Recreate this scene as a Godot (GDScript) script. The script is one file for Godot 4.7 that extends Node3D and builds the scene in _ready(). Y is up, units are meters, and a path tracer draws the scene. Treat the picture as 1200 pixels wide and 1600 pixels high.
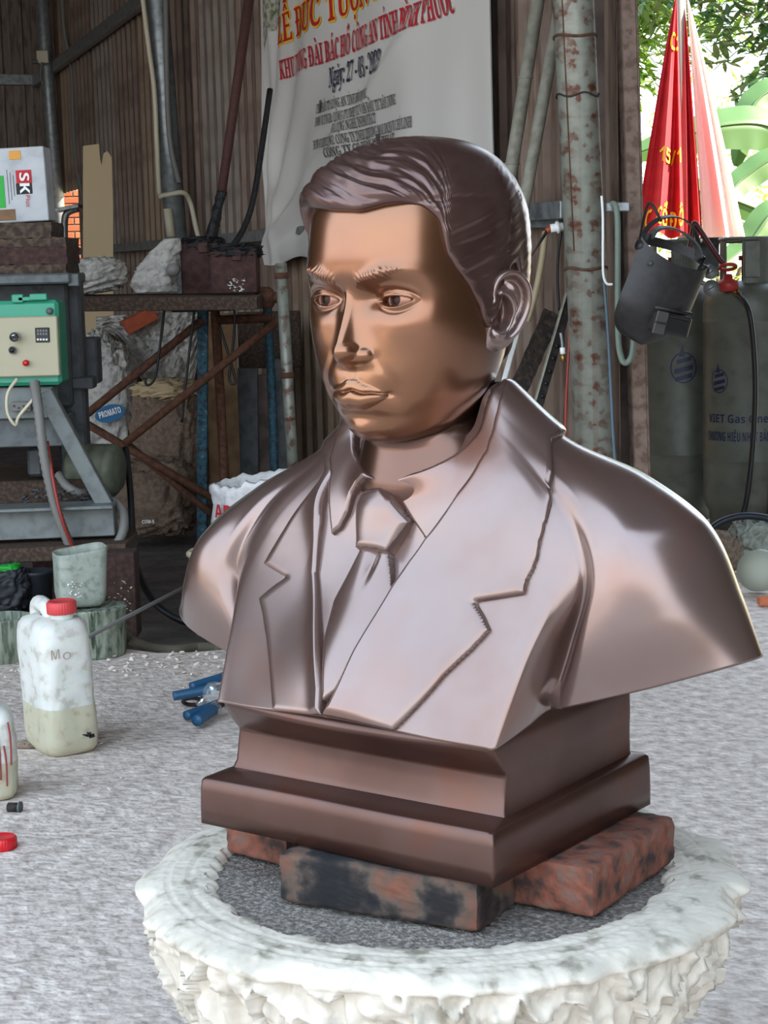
extends Node3D
# World: camera at the origin looking along -Z, y up, metres.
const FPX := 2900.0
var cam: Camera3D
# the place was surveyed from here: sight lines are turned into real points with these
const EYE := Vector3(0, 1.2, 0)
var EYE_BASIS := Basis.from_euler(Vector3(-atan(390.0 / FPX), 0, -0.025))
var M := {}
var used := {}
var rng := RandomNumberGenerator.new()

func _ready():
	# ---------- camera, sky, sun, exposure
	cam = Camera3D.new()
	cam.name = "camera"
	cam.position = EYE
	cam.basis = EYE_BASIS
	cam.fov = rad_to_deg(2.0 * atan(800.0 / FPX))
	cam.near = 0.05
	cam.far = 300.0
	add_child(cam)
	cam.current = true
	var env := Environment.new()
	env.background_mode = Environment.BG_SKY
	var sm := ProceduralSkyMaterial.new()
	sm.sky_top_color = Color(0.80, 0.90, 1.0)
	sm.sky_horizon_color = Color(0.96, 0.98, 1.0)
	sm.ground_bottom_color = Color(0.5, 0.48, 0.45)
	sm.ground_horizon_color = Color(0.8, 0.8, 0.78)
	sm.sky_curve = 0.25
	var sky := Sky.new()
	sky.sky_material = sm
	env.sky = sky
	env.background_energy_multiplier = 2.6
	env.tonemap_mode = Environment.TONE_MAPPER_LINEAR
	env.tonemap_exposure = 1.6
	env.sdfgi_enabled = true
	env.ssao_enabled = true
	env.ssil_enabled = true
	var we := WorldEnvironment.new()
	we.name = "world_environment"
	we.environment = env
	add_child(we)
	var sun := DirectionalLight3D.new()
	sun.name = "sun"
	sun.light_color = Color(1.0, 0.95, 0.86)
	sun.light_energy = 6.0
	sun.light_angular_distance = 0.6
	sun.sky_mode = DirectionalLight3D.SKY_MODE_LIGHT_ONLY
	sun.shadow_enabled = true
	add_child(sun)
	# the sun stands to the right; a tall building there keeps the yard in shade
	sun.look_at_from_position(Vector3(8.0, 6.4, 0.8), Vector3.ZERO, Vector3.UP)
	make_materials()
	build_ground()
	build_posts()
	build_pot()
	build_bricks()
	build_bust()
	build_machine()
	build_banner()
	build_rack()
	build_wall_things()
	build_floor_things()
	build_outdoors()

# ---------- helpers: naming and metas
func numbered(called: String) -> String:
	if not used.has(called):
		used[called] = 0
		return called
	used[called] += 1
	return "%s_%03d" % [called, used[called]]

func part(called: String, m: Mesh, mat: Material, parent: Node, at := Vector3.ZERO, rot := Vector3.ZERO) -> MeshInstance3D:
	var o := MeshInstance3D.new()
	o.mesh = m
	o.material_override = mat
	o.position = at
	o.rotation = rot
	if parent == self:
		o.name = numbered(called)
		add_child(o)
	else:
		var n := called
		var k := 0
		while parent.has_node(n):
			k += 1
			n = "%s_%03d" % [called, k]
		o.name = n
		parent.add_child(o)
	return o

func tag(o: Node, label: String, category: String, group := "") -> Node:
	o.set_meta("label", label)
	o.set_meta("category", category)
	if group != "":
		o.set_meta("group", group)
	return o

func thing(called: String, label: String, category: String, at := Vector3.ZERO, rot := Vector3.ZERO, group := "") -> Node3D:
	var o := Node3D.new()
	o.name = numbered(called)
	add_child(o)
	o.position = at
	o.rotation = rot
	tag(o, label, category, group)
	return o

func struct(o: Node) -> Node:
	o.set_meta("kind", "structure")
	return o

func stuff(o: Node) -> Node:
	o.set_meta("kind", "stuff")
	return o

# a point of the yard measured along a line of sight at a real distance, and on a level plane
func at_depth(x: float, y: float, d: float) -> Vector3:
	var r := EYE_BASIS * Vector3((x - 600.0) / FPX, -(y - 800.0) / FPX, -1.0)
	return EYE + r * (d / -r.z)

func on_level(x: float, y: float, h := 0.0) -> Vector3:
	var r := EYE_BASIS * Vector3((x - 600.0) / FPX, -(y - 800.0) / FPX, -1.0)
	return EYE + r * ((h - EYE.y) / r.y)

# ---------- helpers: meshes
func arr_mesh(v: PackedVector3Array, idx: PackedInt32Array, uv := PackedVector2Array(), smooth := true, cols := PackedColorArray()) -> ArrayMesh:
	var st := SurfaceTool.new()
	st.begin(Mesh.PRIMITIVE_TRIANGLES)
	st.set_smooth_group(0 if smooth else -1)
	var has_uv := uv.size() == v.size()
	var has_col := cols.size() == v.size()
	if smooth:
		for i in v.size():
			if has_uv:
				st.set_uv(uv[i])
			if has_col:
				st.set_color(cols[i])
			st.add_vertex(v[i])
		for i in idx:
			st.add_index(i)
	else:
		for i in idx:
			if has_uv:
				st.set_uv(uv[i])
			if has_col:
				st.set_color(cols[i])
			st.add_vertex(v[i])
	st.generate_normals()
	return st.commit()

# rows x columns of points; hint = outward direction, or zero for a closed body (signed volume decides)
func grid_mesh(v: PackedVector3Array, nu: int, nv: int, closed := false, hint := Vector3.ZERO, uv := PackedVector2Array(), smooth := true, cols := PackedColorArray()) -> ArrayMesh:
	var idx := PackedInt32Array()
	var nn := nu if closed else nu - 1
	for j in nv - 1:
		for i in nn:
			var a := j * nu + i
			var b := j * nu + (i + 1) % nu
			var c := a + nu
			var d := b + nu
			idx.append_array([a, b, c, b, d, c])
	orient(v, idx, hint)
	return arr_mesh(v, idx, uv, smooth, cols)

func orient(v: PackedVector3Array, idx: PackedInt32Array, hint: Vector3) -> void:
	var s := 0.0
	var mid := Vector3.ZERO
	for p in v:
		mid += p
	mid /= v.size()
	for k in range(0, idx.size(), 3):
		var n := (v[idx[k + 1]] - v[idx[k]]).cross(v[idx[k + 2]] - v[idx[k]])
		s += n.dot(hint) if hint != Vector3.ZERO else n.dot(v[idx[k]] - mid)
	if s > 0.0:   # clockwise front faces: the cross product must point inward
		for k in range(0, idx.size(), 3):
			var t := idx[k + 1]
			idx[k + 1] = idx[k + 2]
			idx[k + 2] = t

func lathe(profile: PackedVector2Array, seg := 32, wob := 0.0, smooth := true) -> ArrayMesh:
	var v := PackedVector3Array()
	for p in profile:
		for i in seg:
			var a := TAU * i / seg
			var r := p.x * (1.0 + wob * sin(a * 3.0 + p.y * 9.0))
			v.append(Vector3(r * cos(a), p.y, r * sin(a)))
	return grid_mesh(v, seg, profile.size(), true, Vector3.ZERO, PackedVector2Array(), smooth)

# a smooth line through points
func spline(pts: Array, per := 6) -> PackedVector3Array:
	var out := PackedVector3Array()
	var n := pts.size()
	for i in n - 1:
		var a: Vector3 = pts[maxi(i - 1, 0)]
		var b: Vector3 = pts[i]
		var c: Vector3 = pts[i + 1]
		var d: Vector3 = pts[mini(i + 2, n - 1)]
		for k in per:
			out.append(b.cubic_interpolate(c, a, d, float(k) / per))
	out.append(pts[n - 1])
	return out

func tube(line: PackedVector3Array, r0: float, seg := 8, r1 := -1.0, rib := 0.0) -> ArrayMesh:
	var v := PackedVector3Array()
	var n := line.size()
	var up := Vector3(0.31, 0.9, 0.22)
	if absf((line[n - 1] - line[0]).normalized().dot(up.normalized())) > 0.85:
		up = Vector3(0.9, 0.1, 0.4)
	var side := Vector3.ZERO
	for i in n:
		var t := (line[mini(i + 1, n - 1)] - line[maxi(i - 1, 0)]).normalized()
		if side == Vector3.ZERO:
			side = up.cross(t).normalized()
		else:
			side = (side - t * side.dot(t)).normalized()
		var w := t.cross(side)
		var r := r0 if r1 < 0.0 else lerpf(r0, r1, float(i) / (n - 1))
		if rib > 0.0 and i % 2 == 0:
			r += rib
		if i == 0 or i == n - 1:
			for k in seg:
				v.append(line[i])
		var ring := PackedVector3Array()
		for k in seg:
			var a := TAU * k / seg
			ring.append(line[i] + (side * cos(a) + w * sin(a)) * r)
		if i == n - 1:
			var last := v.slice(v.size() - seg)
			v.resize(v.size() - seg)
			v.append_array(ring)
			v.append_array(last)
		else:
			v.append_array(ring)
	return grid_mesh(v, seg, n + 2, true)

func rod(a: Vector3, b: Vector3, r: float, seg := 10, r1 := -1.0) -> ArrayMesh:
	return tube(PackedVector3Array([a, b]), r, seg, r1)

# chamfered box
func cbox(s: Vector3, c := 0.004) -> ArrayMesh:
	var h := s * 0.5
	c = minf(c, minf(h.x, minf(h.y, h.z)) * 0.9)
	var st := SurfaceTool.new()
	st.begin(Mesh.PRIMITIVE_TRIANGLES)
	st.set_smooth_group(-1)
	var pt := func(sx, sy, sz, ax):
		var p := Vector3(sx * (h.x - c), sy * (h.y - c), sz * (h.z - c))
		p[ax] = [sx * h.x, sy * h.y, sz * h.z][ax]
		return p
	for ax in 3:
		var b: int = (ax + 1) % 3
		var d: int = (ax + 2) % 3
		for s1 in [-1, 1]:
			var q := []
			for k in [[-1, -1], [1, -1], [1, 1], [-1, 1]]:
				var sg := [0, 0, 0]
				sg[ax] = s1
				sg[b] = k[0]
				sg[d] = k[1]
				q.append(pt.call(sg[0], sg[1], sg[2], ax))
			quad(st, q[0], q[1], q[2], q[3])
			for s2 in [-1, 1]:
				var e := []
				for k in [-1, 1]:
					var sg := [0, 0, 0]
					sg[ax] = s1
					sg[b] = s2
					sg[d] = k
					e.append(pt.call(sg[0], sg[1], sg[2], ax))
					e.append(pt.call(sg[0], sg[1], sg[2], b))
				quad(st, e[0], e[1], e[3], e[2])
	for sx in [-1, 1]:
		for sy in [-1, 1]:
			for sz in [-1, 1]:
				tri(st, pt.call(sx, sy, sz, 0), pt.call(sx, sy, sz, 1), pt.call(sx, sy, sz, 2))
	st.generate_normals()
	return st.commit()

func tri(st: SurfaceTool, a: Vector3, b: Vector3, c: Vector3, mid := Vector3.ZERO) -> void:
	if (b - a).cross(c - a).dot(a + b + c - mid * 3.0) > 0.0:
		var t := b
		b = c
		c = t
	st.add_vertex(a)
	st.add_vertex(b)
	st.add_vertex(c)

func quad(st: SurfaceTool, a: Vector3, b: Vector3, c: Vector3, d: Vector3, mid := Vector3.ZERO) -> void:
	tri(st, a, b, c, mid)
	tri(st, a, c, d, mid)

# extruded outline (x, y) with thickness along z, centred
func prism(poly: PackedVector2Array, depth: float) -> ArrayMesh:
	var st := SurfaceTool.new()
	st.begin(Mesh.PRIMITIVE_TRIANGLES)
	st.set_smooth_group(-1)
	var t := Geometry2D.triangulate_polygon(poly)
	var z := depth * 0.5
	for k in range(0, t.size(), 3):
		var a := poly[t[k]]
		var b := poly[t[k + 1]]
		var c := poly[t[k + 2]]
		for s in [-1.0, 1.0]:
			var pa := Vector3(a.x, a.y, z * s)
			var pb := Vector3(b.x, b.y, z * s)
			var pc := Vector3(c.x, c.y, z * s)
			if ((pb - pa).cross(pc - pa)).z * s > 0.0:
				st.add_vertex(pa); st.add_vertex(pc); st.add_vertex(pb)
			else:
				st.add_vertex(pa); st.add_vertex(pb); st.add_vertex(pc)
	var cw := Geometry2D.is_polygon_clockwise(poly)
	for i in poly.size():
		var a := poly[i]
		var b := poly[(i + 1) % poly.size()]
		var a0 := Vector3(a.x, a.y, -z)
		var a1 := Vector3(a.x, a.y, z)
		var b0 := Vector3(b.x, b.y, -z)
		var b1 := Vector3(b.x, b.y, z)
		if cw:
			for p in [a0, b1, b0, a0, a1, b1]:
				st.add_vertex(p)
		else:
			for p in [a0, b0, b1, a0, b1, a1]:
				st.add_vertex(p)
	st.generate_normals()
	return st.commit()

# flat prism between two points: a plank, angle iron or square tube of width w and thickness t
func bar(a: Vector3, b: Vector3, w: float, t: float, face := Vector3(0, 0, 1), c := 0.003) -> Array:
	var y := (b - a).normalized()
	var z := (face - y * face.dot(y)).normalized()
	var x := y.cross(z)
	return [cbox(Vector3(w, (b - a).length(), t), c), Transform3D(Basis(x, y, z), (a + b) * 0.5)]

func bar_part(called: String, parent: Node, mat: Material, a: Vector3, b: Vector3, w: float, t: float, face := Vector3(0, 0, 1), c := 0.003) -> MeshInstance3D:
	var r := bar(a, b, w, t, face, c)
	var o := part(called, r[0], mat, parent)
	o.transform = r[1]
	return o

func joined(list: Array) -> ArrayMesh:
	var st := SurfaceTool.new()
	st.begin(Mesh.PRIMITIVE_TRIANGLES)
	for e in list:
		if e is Array:
			st.append_from(e[0], 0, e[1])
		else:
			st.append_from(e, 0, Transform3D())
	return st.commit()

func g1(x: float) -> float:
	return exp(-x * x)

func smax(a: float, b: float, k: float) -> float:
	var h := clampf(0.5 + 0.5 * (a - b) / k, 0.0, 1.0)
	return lerpf(b, a, h) + k * h * (1.0 - h)

func curve(tab: Array, y: float) -> float:   # smooth table lookup, rows [y, value], y falling or rising
	var n := tab.size()
	var up: bool = tab[n - 1][0] > tab[0][0]
	for i in n - 1:
		var a: float = tab[i][0]
		var b: float = tab[i + 1][0]
		if (up and y <= b) or (not up and y >= b) or i == n - 2:
			var t := clampf((y - a) / (b - a), 0.0, 1.0)
			return cubic_interpolate(tab[i][1], tab[i + 1][1], tab[maxi(i - 1, 0)][1], tab[mini(i + 2, n - 1)][1], t)
	return tab[n - 1][1]

# ---------- materials
var tex_count := 0
func noise_tex(freq: float, cols: Array, stops: Array, octaves := 5, type := FastNoiseLite.TYPE_SIMPLEX_SMOOTH, size := 512, sd := 1) -> NoiseTexture2D:
	var n := FastNoiseLite.new()
	n.noise_type = type
	n.frequency = freq
	n.seed = sd
	n.fractal_octaves = octaves
	var t := NoiseTexture2D.new()
	t.width = size
	t.height = size
	t.seamless = true
	t.noise = n
	var g := Gradient.new()
	g.offsets = PackedFloat32Array(stops)
	g.colors = PackedColorArray(cols)
	t.color_ramp = g
	tex_count += 1
	return t

func pmat(called: String, col: Color, rough: float, metal := 0.0) -> StandardMaterial3D:
	var m := StandardMaterial3D.new()
	m.resource_name = called
	m.albedo_color = col
	m.roughness = rough
	m.metallic = metal
	M[called] = m
	return m

# mottled material: colours over noise, triplanar in the object's own axes
func nmat(called: String, cols: Array, stops: Array, freq: float, scale: float, rough: float, metal := 0.0, bump := 0.0, sd := 1, world := false, octaves := 5) -> StandardMaterial3D:
	var m := pmat(called, Color.WHITE, rough, metal)
	if not called in ["brick_red", "brick_sooty", "post_paint", "leg_blue", "can_green", "tar", "print_picture", "plaster_white", "sand_grey"]:
		var mean := Color(0, 0, 0)
		for c in cols:
			mean += c / cols.size()
		var soft := []
		for c in cols:
			soft.append(mean.lerp(c, 0.5))
		cols = soft
	m.albedo_texture = noise_tex(freq, cols, stops, octaves, FastNoiseLite.TYPE_SIMPLEX_SMOOTH, 512, sd)
	m.uv1_triplanar = true
	m.uv1_world_triplanar = world
	m.uv1_scale = Vector3.ONE * scale
	if bump > 0.0:
		m.heightmap_enabled = true
		m.heightmap_scale = bump
		m.heightmap_texture = noise_tex(freq * 2.0, [Color.BLACK, Color.WHITE], [0.0, 1.0], 5, FastNoiseLite.TYPE_SIMPLEX_SMOOTH, 512, sd + 7)
	return m

func make_materials() -> void:
	var m: StandardMaterial3D
	# bronze: dark brown patina on the clothes, burnished copper gold on the face
	m = nmat("bronze_dark", [Color(0.40, 0.27, 0.22), Color(0.46, 0.39, 0.37), Color(0.49, 0.43, 0.42), Color(0.49, 0.30, 0.22)], [0.2, 0.42, 0.65, 0.95], 0.006, 1.2, 0.24, 0.68, 0.0, 3)
	m.clearcoat_enabled = true
	m.clearcoat = 1.0
	m.clearcoat_roughness = 0.25
	m.metallic_specular = 1.0
	m = nmat("bronze_base", [Color(0.27, 0.17, 0.14), Color(0.32, 0.225, 0.20), Color(0.35, 0.26, 0.235), Color(0.40, 0.22, 0.145)], [0.2, 0.5, 0.7, 0.95], 0.008, 1.4, 0.30, 0.65, 0.0, 5)
	m.metallic_specular = 0.8
	m = pmat("bronze_eye", Color(0.55, 0.40, 0.33), 0.3, 0.8)
	m.vertex_color_use_as_albedo = true
	m = nmat("bronze_face", [Color(0.48, 0.31, 0.22), Color(0.52, 0.345, 0.245), Color(0.55, 0.37, 0.225)], [0.3, 0.5, 0.75], 0.006, 1.6, 0.27, 0.90, 0.0, 9)
	m.clearcoat_enabled = true
	m.clearcoat = 0.8
	m.clearcoat_roughness = 0.22
	m.vertex_color_use_as_albedo = true
	m = nmat("bronze_hair", [Color(0.29, 0.19, 0.17), Color(0.37, 0.27, 0.24), Color(0.42, 0.33, 0.31)], [0.25, 0.5, 0.8], 0.01, 2.4, 0.28, 0.65, 0.0, 4)
	m.metallic_specular = 1.0
	m = nmat("plaster_white", [Color(0.53, 0.50, 0.44), Color(0.76, 0.72, 0.66), Color(0.82, 0.78, 0.72)], [0.16, 0.34, 0.7], 0.014, 2.4, 0.6, 0.0, 0.10, 21)
	m = nmat("brick_red", [Color(0.20, 0.15, 0.14), Color(0.38, 0.24, 0.19), Color(0.50, 0.28, 0.21), Color(0.43, 0.33, 0.29)], [0.12, 0.30, 0.55, 0.85], 0.016, 2.6, 0.9, 0.0, 0.25, 31)
	m = nmat("brick_sooty", [Color(0.05, 0.05, 0.06), Color(0.15, 0.13, 0.12), Color(0.33, 0.27, 0.23), Color(0.44, 0.27, 0.20)], [0.33, 0.45, 0.58, 0.85], 0.010, 2.2, 0.9, 0.0, 0.25, 38)
	m = nmat("sand_grey", [Color(0.36, 0.33, 0.31), Color(0.48, 0.45, 0.42), Color(0.60, 0.57, 0.54)], [0.3, 0.55, 0.8], 0.05, 4.0, 0.95, 0.0, 0.2, 41)
	m = nmat("concrete", [Color(0.60, 0.54, 0.50), Color(0.80, 0.74, 0.70), Color(0.85, 0.79, 0.75), Color(1.0, 0.95, 0.90)], [0.22, 0.42, 0.6, 0.82], 0.035, 1.0, 0.9, 0.0, 0.5, 51, true, 7)
	m = nmat("shed_floor", [Color(0.22, 0.19, 0.17), Color(0.34, 0.30, 0.28), Color(0.42, 0.38, 0.35)], [0.25, 0.55, 0.85], 0.012, 0.8, 0.95, 0.0, 0.3, 55, true)
	m = nmat("earth", [Color(0.45, 0.38, 0.30), Color(0.60, 0.52, 0.42), Color(0.52, 0.55, 0.36)], [0.3, 0.55, 0.8], 0.02, 0.5, 0.95, 0.0, 0.0, 57, true)
	m = pmat("roof", Color(0.32, 0.28, 0.25), 0.8)
	m = pmat("wall_dim", Color(0.24, 0.22, 0.16), 0.9)
	m = nmat("sheet_brown", [Color(0.30, 0.22, 0.18), Color(0.48, 0.40, 0.35), Color(0.56, 0.49, 0.43)], [0.25, 0.45, 0.8], 0.012, 0.7, 0.7, 0.1, 0.0, 61)
	m.uv1_scale = Vector3(2.2, 0.5, 0.5)
	m = nmat("sheet_grey", [Color(0.33, 0.27, 0.23), Color(0.50, 0.45, 0.41), Color(0.58, 0.54, 0.50)], [0.25, 0.45, 0.8], 0.012, 0.7, 0.7, 0.1, 0.0, 62)
	m.uv1_scale = Vector3(2.2, 0.5, 0.5)
	m = nmat("sheet_tan", [Color(0.36, 0.26, 0.20), Color(0.54, 0.46, 0.38), Color(0.60, 0.53, 0.45)], [0.25, 0.45, 0.8], 0.012, 0.7, 0.7, 0.1, 0.0, 63)
	m.uv1_scale = Vector3(2.2, 0.5, 0.5)
	m = nmat("sheet_dark", [Color(0.20, 0.15, 0.13), Color(0.34, 0.28, 0.25), Color(0.42, 0.36, 0.33)], [0.25, 0.5, 0.8], 0.012, 0.9, 0.7, 0.1, 0.0, 64)
	m = nmat("galv", [Color(0.40, 0.41, 0.41), Color(0.56, 0.58, 0.58), Color(0.64, 0.66, 0.66)], [0.25, 0.5, 0.8], 0.02, 1.5, 0.45, 0.5, 0.0, 65)
	m = nmat("rust", [Color(0.20, 0.13, 0.10), Color(0.36, 0.22, 0.15), Color(0.46, 0.30, 0.20)], [0.25, 0.5, 0.8], 0.02, 3.0, 0.9, 0.1, 0.1, 66)
	m = nmat("dark_iron", [Color(0.10, 0.09, 0.08), Color(0.20, 0.17, 0.15), Color(0.28, 0.24, 0.21)], [0.25, 0.5, 0.8], 0.02, 3.0, 0.7, 0.3, 0.0, 67)
	m = nmat("post_paint", [Color(0.33, 0.18, 0.13), Color(0.42, 0.29, 0.23), Color(0.49, 0.50, 0.46), Color(0.57, 0.58, 0.53)], [0.24, 0.33, 0.38, 0.8], 0.012, 2.4, 0.5, 0.35, 0.06, 68)
	m = nmat("jamb_paint", [Color(0.30, 0.21, 0.17), Color(0.46, 0.38, 0.33), Color(0.53, 0.46, 0.41)], [0.25, 0.45, 0.8], 0.02, 2.0, 0.7, 0.2, 0.0, 69)
	m = pmat("mortar", Color(0.70, 0.66, 0.60), 0.95)
	m = pmat("brick_wall", Color(0.74, 0.42, 0.28), 0.9)
	m = pmat("brick_wall2", Color(0.80, 0.50, 0.34), 0.9)
	# things
	m = pmat("cloth_white", Color(0.80, 0.78, 0.75), 0.75)
	m.backlight_enabled = true
	m.backlight = Color(0.16, 0.15, 0.14)
	m = pmat("print_red", Color(0.72, 0.12, 0.16), 0.7)
	m = pmat("print_yellow", Color(0.93, 0.74, 0.16), 0.7)
	m = pmat("print_navy", Color(0.16, 0.17, 0.26), 0.7)
	m = pmat("print_grey", Color(0.33, 0.31, 0.31), 0.7)
	m = pmat("print_blue", Color(0.10, 0.34, 0.50), 0.7)
	m = pmat("print_white", Color(0.88, 0.88, 0.86), 0.7)
	m = pmat("print_black", Color(0.13, 0.12, 0.12), 0.7)
	m = nmat("print_picture", [Color(0.30, 0.36, 0.18), Color(0.55, 0.55, 0.42), Color(0.66, 0.64, 0.60), Color(0.72, 0.70, 0.68)], [0.3, 0.42, 0.55, 0.8], 0.02, 2.0, 0.75, 0.0, 0.0, 71)
	m = nmat("flag_red", [Color(0.62, 0.07, 0.12), Color(0.76, 0.12, 0.18)], [0.3, 0.8], 0.02, 1.0, 0.7, 0.0, 0.0, 72)
	m.backlight_enabled = true
	m.backlight = Color(0.5, 0.15, 0.15)
	m = pmat("flag_white", Color(0.90, 0.84, 0.82), 0.7)
	m.backlight_enabled = true
	m.backlight = Color(0.4, 0.3, 0.3)
	m = nmat("steel_grey", [Color(0.26, 0.27, 0.27), Color(0.34, 0.36, 0.36), Color(0.38, 0.40, 0.40)], [0.25, 0.45, 0.8], 0.015, 2.0, 0.55, 0.1, 0.0, 73)
	m = nmat("steel_pale", [Color(0.36, 0.37, 0.36), Color(0.44, 0.46, 0.45), Color(0.48, 0.50, 0.49)], [0.25, 0.45, 0.8], 0.015, 2.0, 0.55, 0.1, 0.0, 74)
	m = nmat("steel_dark", [Color(0.17, 0.17, 0.17), Color(0.27, 0.28, 0.29), Color(0.33, 0.34, 0.35)], [0.25, 0.45, 0.8], 0.015, 2.0, 0.6, 0.1, 0.0, 75)
	m = pmat("panel_beige", Color(0.66, 0.63, 0.52), 0.5)
	m = pmat("panel_green", Color(0.22, 0.58, 0.46), 0.45)
	m = pmat("plastic_black", Color(0.07, 0.07, 0.08), 0.45)
	m = pmat("plastic_grey", Color(0.45, 0.44, 0.42), 0.6)
	m = pmat("plastic_cream", Color(0.78, 0.74, 0.64), 0.5)
	m = pmat("rubber", Color(0.05, 0.05, 0.055), 0.5)
	m = pmat("red_plastic", Color(0.80, 0.10, 0.14), 0.4)
	m = pmat("red_faded", Color(0.80, 0.26, 0.26), 0.55)
	m = pmat("red_button", Color(0.75, 0.10, 0.10), 0.4)
	m = pmat("wire_red", Color(0.55, 0.18, 0.14), 0.5)
	m = nmat("motor_green", [Color(0.26, 0.27, 0.22), Color(0.36, 0.38, 0.31), Color(0.42, 0.44, 0.37)], [0.25, 0.5, 0.8], 0.02, 2.0, 0.6, 0.1, 0.0, 76)
	m = nmat("slab_burnt", [Color(0.13, 0.10, 0.09), Color(0.27, 0.21, 0.18), Color(0.42, 0.35, 0.28)], [0.3, 0.5, 0.8], 0.02, 3.0, 0.95, 0.0, 0.3, 77)
	m = nmat("slab_maroon", [Color(0.15, 0.09, 0.08), Color(0.24, 0.15, 0.13), Color(0.34, 0.24, 0.20)], [0.3, 0.55, 0.85], 0.02, 3.0, 0.9, 0.0, 0.2, 78)
	m = nmat("box_maroon", [Color(0.17, 0.09, 0.08), Color(0.27, 0.15, 0.13), Color(0.36, 0.24, 0.21)], [0.25, 0.5, 0.9], 0.015, 3.0, 0.8, 0.1, 0.0, 79)
	m = nmat("tar", [Color(0.02, 0.02, 0.022), Color(0.05, 0.05, 0.055), Color(0.09, 0.09, 0.09)], [0.25, 0.5, 0.9], 0.03, 4.0, 0.55, 0.0, 0.4, 80)
	m = nmat("card_brown", [Color(0.42, 0.32, 0.23), Color(0.52, 0.40, 0.29), Color(0.58, 0.46, 0.34)], [0.25, 0.5, 0.8], 0.01, 1.5, 0.9, 0.0, 0.0, 81)
	m = pmat("card_tan", Color(0.66, 0.58, 0.45), 0.9)
	m = nmat("card_white", [Color(0.60, 0.60, 0.60), Color(0.70, 0.71, 0.72), Color(0.76, 0.77, 0.78)], [0.2, 0.45, 0.8], 0.01, 1.5, 0.85, 0.0, 0.0, 82)
	m = nmat("sack_white", [Color(0.48, 0.46, 0.43), Color(0.66, 0.64, 0.61), Color(0.76, 0.74, 0.71)], [0.25, 0.45, 0.75], 0.02, 3.0, 0.7, 0.0, 0.3, 83)
	m = nmat("sack_brown", [Color(0.30, 0.24, 0.20), Color(0.42, 0.34, 0.28), Color(0.50, 0.42, 0.35)], [0.25, 0.5, 0.8], 0.02, 3.0, 0.85, 0.0, 0.4, 84)
	m = nmat("sack_clean", [Color(0.72, 0.71, 0.70), Color(0.84, 0.83, 0.82), Color(0.90, 0.89, 0.88)], [0.25, 0.45, 0.75], 0.015, 3.0, 0.65, 0.0, 0.3, 85)
	m = nmat("orange_plastic", [Color(0.55, 0.24, 0.13), Color(0.66, 0.30, 0.18)], [0.3, 0.7], 0.02, 2.0, 0.5, 0.0, 0.0, 86)
	m = nmat("leg_blue", [Color(0.16, 0.13, 0.12), Color(0.12, 0.25, 0.30), Color(0.14, 0.31, 0.37), Color(0.40, 0.44, 0.44)], [0.28, 0.36, 0.70, 0.9], 0.02, 3.0, 0.7, 0.1, 0.0, 87)
	m = nmat("rack_brown", [Color(0.16, 0.12, 0.10), Color(0.27, 0.20, 0.16), Color(0.42, 0.34, 0.25)], [0.3, 0.5, 0.85], 0.03, 3.0, 0.85, 0.1, 0.15, 88)
	m = nmat("tank_grey", [Color(0.27, 0.28, 0.25), Color(0.36, 0.37, 0.33), Color(0.42, 0.43, 0.39)], [0.2, 0.4, 0.8], 0.012, 1.6, 0.5, 0.1, 0.0, 89)
	m = pmat("tank_red", Color(0.62, 0.16, 0.13), 0.5)
	m = nmat("mask_black", [Color(0.09, 0.08, 0.08), Color(0.14, 0.13, 0.13), Color(0.20, 0.19, 0.19)], [0.2, 0.5, 0.85], 0.02, 3.0, 0.5, 0.0, 0.0, 90)
	m = nmat("wood_char", [Color(0.08, 0.07, 0.06), Color(0.18, 0.14, 0.12), Color(0.34, 0.26, 0.19)], [0.35, 0.55, 0.85], 0.02, 3.0, 0.95, 0.0, 0.5, 91)
	m = nmat("bamboo", [Color(0.36, 0.35, 0.30), Color(0.50, 0.49, 0.43), Color(0.58, 0.57, 0.51)], [0.25, 0.5, 0.8], 0.02, 2.0, 0.7, 0.0, 0.1, 92)
	m = nmat("can_green", [Color(0.16, 0.20, 0.16), Color(0.46, 0.50, 0.43), Color(0.62, 0.64, 0.58)], [0.33, 0.45, 0.75], 0.015, 4.0, 0.7, 0.0, 0.0, 93)
	m.uv1_scale = Vector3(6, 1.2, 6)
	m = nmat("rock", [Color(0.40, 0.34, 0.29), Color(0.54, 0.46, 0.39), Color(0.62, 0.56, 0.48)], [0.25, 0.5, 0.8], 0.02, 3.0, 0.95, 0.0, 0.3, 94)
	m = pmat("tool_blue", Color(0.13, 0.31, 0.44), 0.45)
	m = pmat("chrome", Color(0.75, 0.76, 0.78), 0.2, 0.9)
	# milky jug plastic lets light through
	m = nmat("jug_plastic", [Color(0.66, 0.62, 0.56), Color(0.84, 0.84, 0.81), Color(0.90, 0.91, 0.89)], [0.18, 0.36, 0.7], 0.012, 3.5, 0.4, 0.0, 0.0, 95)
	m.subsurf_scatter_enabled = true
	m.subsurf_scatter_strength = 0.4
	m = nmat("jug_liquid", [Color(0.62, 0.58, 0.48), Color(0.76, 0.74, 0.64), Color(0.80, 0.79, 0.70)], [0.18, 0.36, 0.7], 0.012, 3.5, 0.4, 0.0, 0.0, 96)
	m.subsurf_scatter_enabled = true
	m.subsurf_scatter_strength = 0.4
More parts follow.
